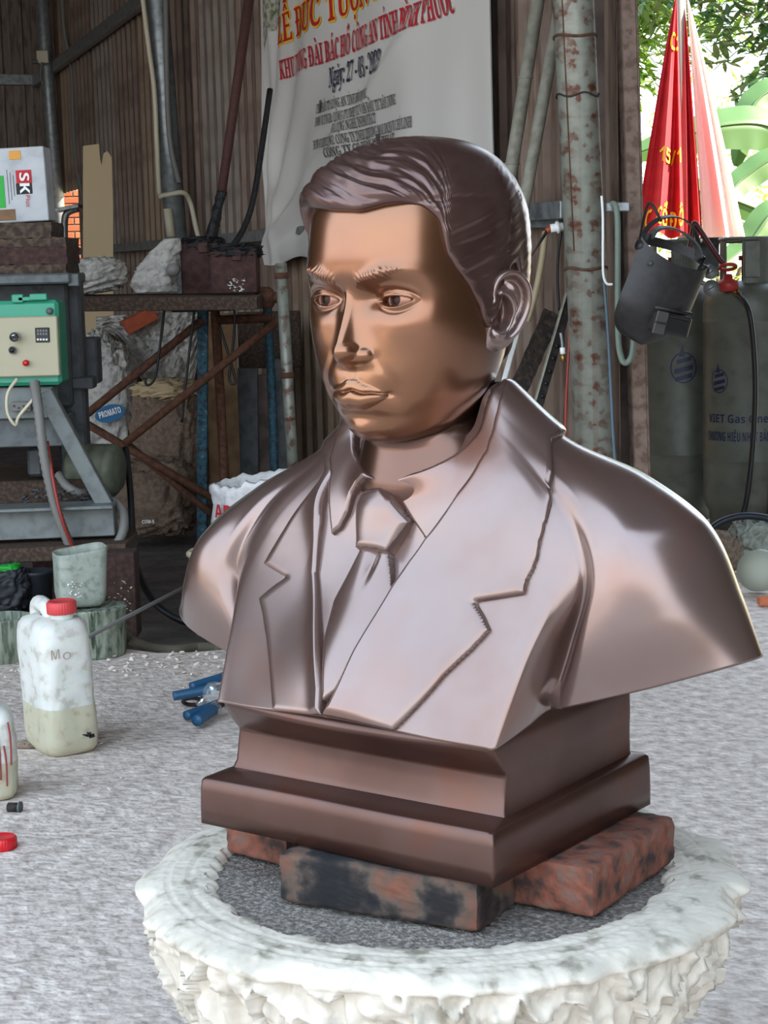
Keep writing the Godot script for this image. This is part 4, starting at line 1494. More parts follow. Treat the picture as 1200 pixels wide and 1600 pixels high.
func build_posts() -> void:
	var d := [
		[[62.0, -40.0, 17.2], [108.0, 560.0, 17.2], .062, M.galv, "steel_post", "thin grey steel pipe post in the far corner of the shed beside the plastic socket"],
		[[243.0, -40.0, 11.9], [290.0, 560.0, 11.9], .070, M.galv, "steel_post", "grey steel pipe post with a cable tied down it behind the tar-topped boxes"]]
	for e in d:
		var a := at_depth(e[0][0], e[0][1], e[0][2])
		var b := at_depth(e[1][0], e[1][1], e[1][2])
		var dir := (b - a).normalized()
		b = a + dir * ((a.y + .1) / -dir.y)
		a -= dir * 2.0
		var t := thing(e[4], e[5], "post", b, Vector3.ZERO)
		wpart("pipe", rod(a, b, e[2], 20), e[3], t)
		wpart("foot_plate", cbox(Vector3(.2, .02, .2)), M.rust, t).position = Vector3(0, .04, 0)
	# the near post, patched with rust, with weld collars
	var top := at_depth(893, -60, 5.93)
	var low := at_depth(926, 640, 5.93)
	var dir2 := (low - top).normalized()
	var foot := top + dir2 * (top.y / -dir2.y)
	var t := thing("steel_post", "thick grey steel pipe post spotted with rust, right behind the bust's ear", "post", foot)
	var line := func(y: float) -> Vector3:
		return top + dir2 * ((top.y - y) / -dir2.y)
	wpart("pipe", rod(line.call(4.6), foot, .064, 32), M.post_paint, t)
	for y in [at_depth(897, 58, 5.93).y, at_depth(905, 420, 5.93).y]:
		var ring := PackedVector3Array()
		var c: Vector3 = line.call(y)
		for k in 25:
			var a := TAU * k / 24.0
			ring.append(c + Vector3(cos(a) * .0665, .004 * sin(a * 3.0), sin(a) * .0665))
		wpart("weld_seam", tube(ring, .0045, 6), M.rust, t)
	# seam down the pipe and a twist of tie wire
	wpart("seam", tube(PackedVector3Array([line.call(2.6) + Vector3(-.040, 0, .050), line.call(1.22) + Vector3(-.040, 0, .050)]), .0025, 6), M.rust, t)
	var wy: float = at_depth(900, 150, 5.93).y
	var wire := []
	for k in 14:
		var a := -PI * .15 + PI * 1.25 * k / 13.0
		wire.append(line.call(wy) + Vector3(cos(a) * .0675, .006 * sin(k * 1.3), sin(a) * .0675))
	wtube("tie_wire", t, M.dark_iron, wire, .0028, 6, 3)
	# door jamb: a rusted channel at the end of the wall
	var ja := at_depth(980, -60, 5.95)
	var jb := at_depth(1003, 760, 5.95)
	var jd := (jb - ja).normalized()
	var jf := ja + jd * (ja.y / -jd.y)
	var j := thing("door_jamb", "rusted brown steel channel standing at the end of the sheet wall", "jamb", jf)
	var jt := ja - jd * 2.3
	wbar("web", j, M.jamb_paint, jt, jf, .046, .012, Vector3(.1, 0, 1))
	wbar("flange", j, M.jamb_paint, jt + Vector3(-.022, 0, -.03), jf + Vector3(-.022, 0, -.03), .01, .06, Vector3(.1, 0, 1))
	wbar("flange", j, M.jamb_paint, jt + Vector3(.022, 0, -.03), jf + Vector3(.022, 0, -.03), .01, .06, Vector3(.1, 0, 1))
	# strip of flat flashing between post and jamb
	var fl := thing("flashing", "dark brown folded steel strip standing between the thick post and the door jamb", "flashing", on_level(957, 995))
	var fa := at_depth(936, -60, 6.12)
	var fb := at_depth(975, 760, 6.12)
	wbar("strip", fl, M.sheet_dark, fa, fb, .085, .01, Vector3(-.2, 0, 1))
	wbar("fold", fl, M.jamb_paint, fa + Vector3(.045, 0, .01), fb + Vector3(.045, 0, .01), .012, .03, Vector3(-.2, 0, 1))

# ---------- the cloth banner on the long wall: s runs from its left edge towards the camera, t is height
func banner_point(s: float, t: float, lift := 0.0) -> Vector3:
	var s0 := 4.12   # distance of the left edge from the wall's near end
	var n := .10
	# folds fan out from the lower left, where the hem is pinched; a long slack crease runs up the middle
	var r := Vector2(s, t - 1.25)
	var ang := atan2(r.y, r.x + .05)
	var rad := r.length()
	n += .016 * sin(ang * 17.0 + 1.0) * smoothstep(.1, .5, rad) * smoothstep(2.6, .6, rad)
	n += .020 * g1((s - 1.1 - 3.0 * (t - 1.67)) / .22) - .012 * g1((s - 0.85 - 3.0 * (t - 1.67)) / .16)
	n += .012 * sin(s * 5.2 + t * 1.3) + .006 * sin(s * 13.0 - t * 2.0) * smoothstep(2.6, 1.2, t)
	n += .018 * g1(s / .10) * sin(t * 2.1) + .02 * g1((s - .18) / .06)
	var drop := 0.0
	return on_wall(s0 - s, t - drop, n + lift)

func build_banner() -> void:
	var b := thing("cloth_banner", "white cloth banner with red and yellow Vietnamese lettering hung on the sheet wall", "banner", on_wall(2.8, 0))
	var nu := 220
	var nv := 130
	var v := PackedVector3Array()
	for side in 2:
		for j in nv:
			var tt := float(j) / (nv - 1)
			if side == 1:
				tt = 1.0 - tt
			for i in nu:
				var s := 3.30 * i / (nu - 1)
				var bottom := 1.235 + .02 * sin(s * 4.0) - .05 * g1((s - .2) / .3)
				v.append(banner_point(s, lerpf(bottom, 3.9, tt), 0.0 if side == 0 else -.004))
	wpart("cloth", grid_mesh(v, nu, nv * 2, false, WALL_IN), M.cloth_white, b)
	# lettering follows the cloth
	var lines := [
		["LỄ ĐÚC TƯỢNG ĐỒNG BÁC", .33, 3.02, 2.295, .135, "print_red", true, "headline"],
		["KHU TƯỢNG ĐÀI BÁC HỒ CÔNG AN TỈNH BÌNH PHƯỚC", .39, 2.51, 2.120, .094, "print_red", true, "text_line"],
		["Ngày: 27 - 03 - 2023", 1.24, .79, 2.000, .090, "print_navy", true, "text_line"],
		["CHỦ ĐẦU TƯ: CÔNG AN TỈNH BÌNH PHƯỚC", 1.03, .84, 1.900, .043, "print_grey", true, "text_line"],
		["ĐƠN VỊ TVGS: CÔNG TY TNHH TƯ VẤN ĐẦU TƯ XÂY DỰNG", 1.03, 1.21, 1.840, .043, "print_grey", true, "text_line"],
		["VÀ CÔNG NGHỆ INPROTECT", 1.31, .62, 1.790, .043, "print_grey", true, "text_line"],
		["ĐƠN VỊ THI CÔNG: CÔNG TY TNHH THƯƠNG MẠI DỊCH VỤ CHÍ LINH", 1.01, 1.42, 1.735, .043, "print_grey", true, "text_line"],
		["CÔNG TY CỔ PHẦN MỸ THUẬT", 1.24, .97, 1.685, .043, "print_grey", true, "text_line"]]
	for e in lines:
		var s0: float = e[1]
		var t0: float = e[3]
		if e[7] == "headline":
			for off in [Vector2(.014, 0), Vector2(-.014, 0), Vector2(0, .010), Vector2(0, -.010)]:
				letters("letter_outline", e[0], "Droid Serif", true, e[2], e[4], M.print_yellow, b, func(x, y, z): return banner_point(s0 + x + off.x, t0 + y + off.y, .004 + z * .3) - origin_of(b))
		letters(e[7], e[0], "Droid Serif", e[6], e[2], e[4], M[e[5]], b, func(x, y, z): return banner_point(s0 + x, t0 + y, .007 + z * .3) - origin_of(b))
	# printed picture in the upper corner, running out into brush strokes
	var pv := PackedVector3Array()
	for j in 24:
		for i in 30:
			var x := i / 29.0
			var y := j / 23.0
			var s := .06 + x * 1.1
			var low := 2.52 - .22 * smoothstep(.35, .0, x) + .06 * sin(x * 23.0) * (1.0 - x) + .30 * x * x
			pv.append(banner_point(s, lerpf(low, 3.2, y), .004) - origin_of(b))
	part("printed_picture", grid_mesh(pv, 30, 24, false, WALL_IN), M.print_picture, b)

# ---------- the furnace machine on the left and what stands on it
func build_machine() -> void:
	var d := 6.4
	var m := thing("furnace_machine", "grey steel melting machine with green and beige control box at the left edge", "machine", on_level(60, 990))
	# welded base frame, cross plate and strut
	wbar("base_beam", m, M.steel_pale, at_depth(-150, 826, d), at_depth(181, 812, d), .100, .09, Vector3.BACK)
	wbar("base_flange", m, M.steel_pale, at_depth(-150, 800, d - .03), at_depth(181, 788, d - .03), .012, .16, Vector3.BACK)
	wbar("skid_plank", m, M.rack_brown, at_depth(-150, 866, d), at_depth(207, 850, d), .050, .30, Vector3.BACK)
	wbar("strut", m, M.steel_pale, at_depth(70, 612, d), at_depth(170, 798, d), .055, .05, Vector3.BACK)
	pbox("terminal_plate", m, M.steel_pale, -120, 606, 84, 656, d + .02, .10)
	pbox("cross_beam", m, M.steel_grey, -120, 655, 98, 700, d + .06, .30)
	pbox("column", m, M.steel_dark, 88, 432, 132, 800, d + .35, .10, .01)
	pbox("body", m, M.steel_dark, -160, 445, 108, 640, d + .30, .22, .01)
	pbox("deck_plate", m, M.steel_grey, -160, 430, 108, 446, d + .1, .35, .006)
	pbox("bracket", m, M.steel_grey, 106, 428, 123, 447, d + .12, .05, .003)
	pbox("bracket", m, M.steel_dark, 128, 528, 152, 600, d + .55, .12, .006)
	pbox("bracket", m, M.steel_dark, 112, 590, 145, 608, d + .32, .10, .004)
	# control box
	var cb := pbox("control_box", m, M.panel_green, -60, 471, 93, 603, d - .02, .16, .012)
	pbox("cover", cb, M.panel_beige, -60, 496, 91, 589, d - .045, .03, .004)
	var o := pbox("hinge", cb, M.panel_green, 18, 460, 36, 473, d - .03, .03, .003)
	pbox("latch", cb, M.panel_green, 28, 464, 50, 470, d - .03, .02, .002)
	pbox("latch", cb, M.panel_green, 46, 459, 73, 469, d - .035, .03, .003)
	var kp := at_depth(25, 526, d - .05)
	var k := wpart("selector_knob", rod(kp, kp + Vector3(0, 0, .035), .016, 20), M.chrome, cb)
	wbar("knob_grip", cb, M.plastic_black, kp + Vector3(-.014, -.002, .040), kp + Vector3(.016, .003, .040), .010, .016, Vector3.BACK)
	pbox("display", cb, M.plastic_black, 55, 512, 77, 535, d - .05, .03, .002)
	for r in 2:
		for c in 4:
			pbox("digit", cb, M.plastic_grey, 58 + c * 4.3, 515 + r * 5, 60.6 + c * 4.3, 518.5 + r * 5, d - .0502, .028, .0004)
	for c in 4:
		pbox("key", cb, M.print_white, 57.5 + c * 4.6, 529, 60.5 + c * 4.6, 532, d - .0512, .028, .0004)
	var hp := at_depth(20, 547, d - .05)
	wpart("socket_ring", rod(hp, hp + Vector3(0, 0, .010), .013, 18), M.chrome, cb)
	wpart("socket_hole", rod(hp, hp + Vector3(0, 0, .012), .008, 14), M.plastic_black, cb)
	var rp := at_depth(41, 567, d - .05)
	wpart("red_button", rod(rp, rp + Vector3(0, 0, .014), .0105, 16), M.red_button, cb)
	var sp := at_depth(78, 486, d - .02)
	wpart("screw", rod(sp, sp + Vector3(0, 0, .012), .012, 14), M.steel_grey, cb)
	# terminal block and loose leads
	var tb := pbox("terminal_block", m, M.plastic_grey, 18, 628, 48, 643, d - .01, .03, .003)
	for c in 4:
		pbox("screw", tb, M.steel_dark, 20 + c * 7.4, 633 + (c % 2) * 3, 23 + c * 7.4, 636 + (c % 2) * 3, d - .015, .01, .001)
	wtube("cable", m, M.plastic_cream, [at_depth(27, 592, d - .05), at_depth(12, 615, d - .08), at_depth(12, 645, d - .08), at_depth(24, 664, d - .07), at_depth(30, 650, d - .06), at_depth(58, 615, d - .08), at_depth(55, 598, d - .07)], .006)
	wtube("conduit", m, M.plastic_grey, [at_depth(54, 598, d - .06), at_depth(60, 640, d - .12), at_depth(70, 720, d - .14), at_depth(86, 790, d - .13), at_depth(104, 840, d - .12), at_depth(116, 868, d - .10)], .0155, 10, 14, .003)
	wtube("red_lead", m, M.wire_red, [at_depth(74, 690, d - .10), at_depth(84, 755, d - .16), at_depth(98, 815, d - .17), at_depth(120, 868, d - .13)], .006)
	wtube("grey_hose", m, M.plastic_grey, [at_depth(176, 782, d + .05), at_depth(192, 800, d), at_depth(192, 830, d - .04), at_depth(178, 855, d - .06), at_depth(160, 866, d - .05)], .016, 10)
	wtube("conduit", m, M.plastic_grey, [at_depth(92, 742, d + .2), at_depth(105, 760, d + .15), at_depth(125, 770, d + .15), at_depth(142, 770, d + .2)], .014, 10, 8, .003)
	# motor lying behind the strut
	var mc := at_depth(150, 733, d + .35)
	var mt := PackedVector2Array([Vector2(0, -.09), Vector2(.088, -.09), Vector2(.093, -.08), Vector2(.093, -.012), Vector2(.090, -.010), Vector2(.090, -.004), Vector2(.093, -.002), Vector2(.093, .045), Vector2(.090, .047), Vector2(.090, .052), Vector2(.093, .054), Vector2(.092, .075), Vector2(.080, .088), Vector2(0, .09)])
	var mo := wpart("motor", lathe(mt, 36), M.motor_green, m)
	mo.position = mc - origin_of(m)
	mo.rotation = Vector3(0, -.25, -PI * 0.5)
	pbox("motor_foot", m, M.steel_dark, 128, 770, 175, 782, d + .30, .2, .004)
	pbox("shaft_guard", m, M.steel_dark, 42, 700, 66, 745, d + .25, .2, .01)
	# tray under the frame with sweepings
	pbox("tray", m, M.rack_brown, -120, 752, 150, 790, d + .25, .5, .006)
	stuff(wpart("swarf", joined_scraps(at_depth(100, 776, d + .15), 60, .16, .05, 5), M.steel_dark, m))
	# legs
	pbox("leg", m, M.slab_maroon, 52, 862, 88, 985, d + .25, .14, .004)
	pbox("leg", m, M.slab_maroon, -60, 862, -20, 985, d + .2, .14, .004)
	var st := thing("steel_block", "dark maroon square steel stand flecked with pale paint beside the cut-off canister", "stand", on_level(189, 1000))
	pbox("box_tube", st, M.slab_maroon, 165, 862, 213, 1000, 6.15, .11, .004)
	wpart("paint_flecks", joined_scraps(at_depth(189, 935, 6.148), 40, .045, .13, 8, .003, .35), M.plastic_cream, st)
	stuff(st.get_node("paint_flecks"))
	# burnt slabs on the deck
	var ds := [[350, 374, -160, 78, "slab_burnt", "burnt refractory slab smeared with white, top of the stack on the machine", .26], [374, 388, -160, 100, "slab_burnt", "thin pale-edged refractory slab second from the top on the machine", .30], [388, 415, -160, 101, "slab_maroon", "dark maroon slab, third from the top of the stack on the machine", .32], [415, 431, -160, 100, "slab_burnt", "sooty slab at the bottom of the stack on the machine", .33]]
	var i := 0
	for e in ds:
		var p := at_depth((e[2] + e[3]) * .5, (e[0] + e[1]) * .5, d + .12)
		var s := Vector3((e[3] - e[2]) * d * 1.02 / FPX, (e[1] - e[0]) * d * 1.02 / FPX - .001, e[6])
		var o2 := part("refractory_slab", rough_block(s, 40 + i), M[e[4]], self, p + Vector3(0, 0, -s.z * .5), Vector3(0, .01 * i, 0))
		tag(o2, e[5], "slab", "slabs stacked on the machine")
		i += 1
	# cardboard box lying on its side
	var bx := thing("cardboard_box", "white cardboard box with a red and black logo and yellow tape on the machine", "box", at_depth(-10, 350, d + .2))
	var bd := d + .18
	pbox("carton", bx, M.card_white, -110, 235, 71, 348, bd, .14, .003, Vector3(0, 0, .03))
	pbox("tape", bx, M.orange_tape, 14, 235.6, 32, 249, bd - .002, .004, .0005, Vector3(0, 0, .03))
	pbox("logo_red", bx, M.print_red, 25, 266, 49, 286, bd - .002, .004, .0005, Vector3(0, 0, .03))
	pbox("logo_black", bx, M.print_black, 25.5, 286, 50, 303, bd - .002, .004, .0005, Vector3(0, 0, .03))
	pbox("green_print", bx, M.print_green, -30, 276, 7, 325, bd - .002, .004, .0005, Vector3(0, 0, .03))
	pbox("tear", bx, M.card_brown, -20, 328, 24, 345, bd - .002, .004, .0005, Vector3(0, 0, .03))
	# the print reads downwards
	var down := func(px: float, py: float): return func(x, y, z): return at_depth(px, py, bd - .006) + Vector3(y, -x, z) - origin_of(bx)
	letters("logo_letters", "SK", "Droid Sans", true, .072, .034, M.print_white, bx, down.call(30.0, 270.0))
	letters("logo_word", "Plus", "Droid Sans", false, .040, .014, M.print_red, bx, down.call(40.0, 305.0))
	for c in 3:
		pbox("fine_print", bx, M.print_grey, 12 + c * 4.5, 266 + c * 4, 13 + c * 4.5, 318 - c * 6, bd - .001, .003, .0003, Vector3(0, 0, .03))

func joined_scraps(at: Vector3, n: int, w: float, h: float, sd: int, flat := 0.02, size := 1.0) -> ArrayMesh:
	var r := RandomNumberGenerator.new()
	r.seed = sd
	var list := []
	var b := cbox(Vector3(.02, .006, .014), .001)
	for k in n:
		var p := at + Vector3(r.randf_range(-w, w), r.randf_range(-h, h) * .5, r.randf_range(-flat, flat))
		var q := Basis.from_euler(Vector3(r.randf_range(-1, 1), r.randf_range(0, TAU), r.randf_range(-.6, .6))).scaled(Vector3.ONE * r.randf_range(.3, 1.2) * size)
		list.append([b, Transform3D(q, p)])
	return joined(list)

# a slab or board with rough edges
func rough_block(s: Vector3, sd: int) -> ArrayMesh:
	var n := FastNoiseLite.new()
	n.seed = sd
	n.frequency = 1.0
	var st := SurfaceTool.new()
	st.begin(Mesh.PRIMITIVE_TRIANGLES)
	var dim := [int(clampf(s.x / .012, 2, 60)), int(clampf(s.y / .012, 2, 60)), int(clampf(s.z / .03, 2, 40))]
	for ax in 3:
		var b := (ax + 1) % 3
		var c := (ax + 2) % 3
		for sg in [-1.0, 1.0]:
			var pts := PackedVector3Array()
			for j in dim[c] + 1:
				for i in dim[b] + 1:
					var p := Vector3.ZERO
					p[ax] = sg
					p[b] = -1.0 + 2.0 * i / dim[b]
					p[c] = -1.0 + 2.0 * j / dim[c]
					var w := p * s * .5
					w += Vector3(n.get_noise_3dv(w * 30.0), n.get_noise_3dv(w * 33.0 + Vector3(5, 5, 5)), n.get_noise_3dv(w * 27.0 + Vector3(9, 1, 2))) * .006
					pts.append(w)
			var hint := Vector3.ZERO
			hint[ax] = sg
			st.append_from(grid_mesh(pts, dim[b] + 1, dim[c] + 1, false, hint), 0, Transform3D())
	return st.commit()

# ---------- the rack, what stands on it and the heap below
func build_rack() -> void:
	var d := 8.0
	var r := thing("work_rack", "rusty scaffold rack with a blue-painted leg and crossed braces behind the machine", "rack", on_level(300, 845))
	wbar("top_board", r, M.rack_brown, at_depth(96, 473, d), at_depth(412, 470, d), .056, .85, Vector3.BACK).rotation.z += 0.0
	pbox("under_rail", r, M.dark_iron, 268, 480, 362, 487, d + .1, .05, .003)
	wbar("leg", r, M.leg_blue, at_depth(317, 483, d + .02), on_level(316, 843), .045, .04, Vector3.BACK)
	wtube("leg", r, M.rust, [at_depth(336, 484, d + .15), at_depth(343, 600, d + .15), at_depth(352, 760, d + .15), at_depth(356, 800, d + .15)], .021, 10)
	wtube("leg", r, M.leg_blue, [at_depth(417, 470, d + .3), at_depth(426, 640, d + .3), at_depth(430, 790, d + .3)], .020, 10)
	for e in [[126, 655, 316, 500, -.03], [196, 692, 438, 498, -.07], [123, 655, 356, 792, .05], [196, 692, 352, 820, .12]]:
		wtube("brace", r, M.rust, [at_depth(e[0], e[1], d + e[4]), at_depth(e[2], e[3], d + e[4])], .0175, 10)
	wtube("cross_tube", r, M.rust, [at_depth(340, 500, d + .12), at_depth(424, 497, d + .12)], .020, 10)
	wtube("cross_tube", r, M.rust, [at_depth(408, 465, d - .02), at_depth(440, 465, d - .02)], .024, 10)
	var cl := at_depth(414, 466, d - .02)
	wpart("coupler", lump(Vector3(.04, .045, .035), 4, .7, .15), M.rust, r).position = cl - origin_of(r)
	wtube("cross_tube", r, M.rust, [at_depth(336, 792, d + .1), at_depth(350, 790, d + .05), at_depth(353, 775, d + .05)], .014, 8)
	# rusty scaffold pole at the banner's corner
	var a := at_depth(437, 380, 7.6)
	var b := at_depth(455, 690, 7.6)
	var dir := (b - a).normalized()
	var foot := a + dir * (a.y / -dir.y)
	var p := thing("scaffold_pole", "rusty peeling scaffold pole standing under the lower left corner of the banner", "pole", foot)
	wpart("pipe", rod(a + dir * .08, foot, .024, 16), M.post_paint, p)
	for y in [430.0, 585.0]:
		var c: Vector3 = a + dir * ((y - 380.0) / 310.0 * (b - a).length())
		wpart("clamp", rod(c - dir * .012, c + dir * .012, .029, 16), M.rust, p)
	# tar boxes
	var t1 := thing("tar_box", "tall maroon steel box holding the two tarred sticks, left one on the rack", "box", at_depth(308, 462, d), Vector3.ZERO, "tarred steel boxes on the rack")
	tar_box(t1, 283, 381, 342, 459, d + .12, .25, 11)
	var t2 := thing("tar_box", "wide rust-brown steel box with a spill of white, right one on the rack", "box", at_depth(364, 462, d - .1), Vector3.ZERO, "tarred steel boxes on the rack")
	tar_box(t2, 329, 393, 401, 458, d - .12, .22, 17)
	var sp := at_depth(370, 445, d - .123)
	stuff(wpart("spill", joined_scraps(sp, 40, .035, .06, 3, .003, .5), M.print_white, t2))
	# tarred sticks leaning out of the boxes
	var s1 := thing("tarred_stick", "long thick rusty stick with a tarred lower end rising from the left box", "stick", at_depth(330, 376, d + .2))
	wpart("shaft", rod(at_depth(345, 310, d + .25), at_depth(402, -90, d + .6), .020, 12, .024), M.stick_rust, s1)
	wpart("tar_end", knobbly(at_depth(327, 378, d + .18), at_depth(347, 300, d + .25), .026, 6), M.tar, s1)
	var s2 := thing("tarred_stick", "thin black stick curving up from the right box towards the banner", "stick", at_depth(365, 384, d + .1))
	wtube("shaft", s2, M.tar, [at_depth(364, 384, d + .08), at_depth(384, 350, d + .15), at_depth(400, 290, d + .25), at_depth(422, 140, d + .5)], .0135, 10)
	# sacks lying on the rack
	var k1 := thing("woven_sack", "crumpled white woven sack lying on the rack's left end by the gap", "sack", at_depth(145, 460, d + .1), Vector3(0, .3, .12), "sacks on the rack")
	part("bag", lump(Vector3(.15, .075, .14), 21, .8, .22, 2.2), M.sack_white, k1, Vector3(.0, .075, 0))
	part("bag_mouth", lump(Vector3(.05, .10, .08), 23, .8, .25, 2.6), M.sack_white, k1, Vector3(-.10, .15, -.02), Vector3(0, 0, .5))
	var k2 := thing("woven_sack", "upright white woven sack slumped against the left tar box on the rack", "sack", at_depth(248, 460, d + .05), Vector3.ZERO, "sacks on the rack")
	wpart("bag", tapered([at_depth(243, 458, d + .05), at_depth(240, 436, d + .05), at_depth(250, 410, d + .08), at_depth(262, 386, d + .1), at_depth(270, 372, d + .1)], [.085, .092, .075, .055, .035], 31), M.sack_white, k2)
	var rp := at_depth(272, 421, d + .03)
	wpart("roll", rod(rp, rp + Vector3(.0, 0, .06), .028, 16), M.plastic_grey, k2)
	# cables hanging below the board
	var hc := thing("hanging_cable", "thin dark cables looped under the rack's top board", "cable", at_depth(240, 485, d - .06))
	wtube("loop", hc, M.rubber, [at_depth(257, 482, d - .06), at_depth(250, 540, d - .06), at_depth(242, 590, d - .06), at_depth(230, 602, d - .06), at_depth(226, 590, d - .06)], .006)
	wtube("loop", hc, M.rubber, [at_depth(304, 482, d - .05), at_depth(297, 540, d - .05), at_depth(290, 600, d - .05), at_depth(284, 660, d - .05)], .006)
	wtube("loop", hc, M.rubber, [at_depth(364, 480, d), at_depth(367, 500, d), at_depth(362, 560, d), at_depth(358, 592, d), at_depth(366, 600, d), at_depth(366, 585, d), at_depth(342, 505, d)], .006)
	# plywood offcut leaning in the corner
	var pl := thing("board", "tall tan board offcut with a notched top leaning beside the far post", "board", at_depth(150, 600, 11.0))
	var bo := PackedVector2Array()
	for q in [[130, 600], [130, 228], [155, 225], [157, 250], [159, 258], [162, 240], [168, 236], [175, 246], [177, 320], [178, 600]]:
		var w := at_depth(q[0], q[1], 11.0) - at_depth(150, 600, 11.0)
		bo.append(Vector2(w.x, w.y))
	part("sheet", prism(bo, .018), M.card_tan, pl)
	build_heap()

func tar_box(t: Node3D, x0: float, y0: float, x1: float, y1: float, d: float, thick: float, sd: int) -> void:
	pbox("box_wall", t, M.box_maroon, x0, y0, x1, y1, d, thick, .005)
	pbox("lip", t, M.box_maroon, (x0 + x1) * .5 - 3, y0 - 2, (x0 + x1) * .5 + 12, y0 + 14, d - .012, .014, .003)
	var c := at_depth((x0 + x1) * .5, y0, d) + Vector3(0, 0, -thick * .5)
	part("tar", lump(Vector3((x1 - x0) * d / FPX * .52, .03, thick * .5), sd, .6, .35, 4.0), M.tar, t, c - origin_of(t))

func knobbly(a: Vector3, b: Vector3, r: float, sd: int) -> ArrayMesh:
	var n := FastNoiseLite.new()
	n.seed = sd
	n.frequency = 18.0
	var line := PackedVector3Array()
	for k in 24:
		line.append(a.lerp(b, k / 23.0))
	var m := tube(line, r, 12)
	var arr := m.surface_get_arrays(0)
	var v: PackedVector3Array = arr[Mesh.ARRAY_VERTEX]
	for i in v.size():
		var t := clampf((v[i] - a).dot(b - a) / (b - a).length_squared(), 0.0, 1.0)
		var ax := a.lerp(b, t)
		v[i] = ax + (v[i] - ax) * (1.0 + .5 * n.get_noise_3dv(v[i]) - .25 * t)
	return arr_mesh(v, arr[Mesh.ARRAY_INDEX] if arr[Mesh.ARRAY_INDEX] != null else PackedInt32Array(range(v.size())))

# a soft bag along a line with its own radius at each point
func tapered(pts: Array, rad: Array, sd: int) -> ArrayMesh:
	var n := FastNoiseLite.new()
	n.seed = sd
	n.frequency = 9.0
	var v := PackedVector3Array()
	var seg := 40
	var rows := 36
	for j in rows:
		var t := float(j) / (rows - 1) * (pts.size() - 1)
		var i := mini(int(t), pts.size() - 2)
		var f := t - i
		var c: Vector3 = pts[i].cubic_interpolate(pts[i + 1], pts[maxi(i - 1, 0)], pts[mini(i + 2, pts.size() - 1)], f)
		var r: float = cubic_interpolate(rad[i], rad[i + 1], rad[maxi(i - 1, 0)], rad[mini(i + 2, pts.size() - 1)], f)
		if j == 0 or j == rows - 1:
			r = .002
		for k in seg:
			var a := TAU * k / seg
			var d := Vector3(cos(a), 0, sin(a) * .75)
			var p := c + d * r
			v.append(p + d * r * (.5 * (.25 - absf(n.get_noise_3dv(p))) + .25 * n.get_noise_3dv(p * 2.7)))
	return grid_mesh(v, seg, rows, true)

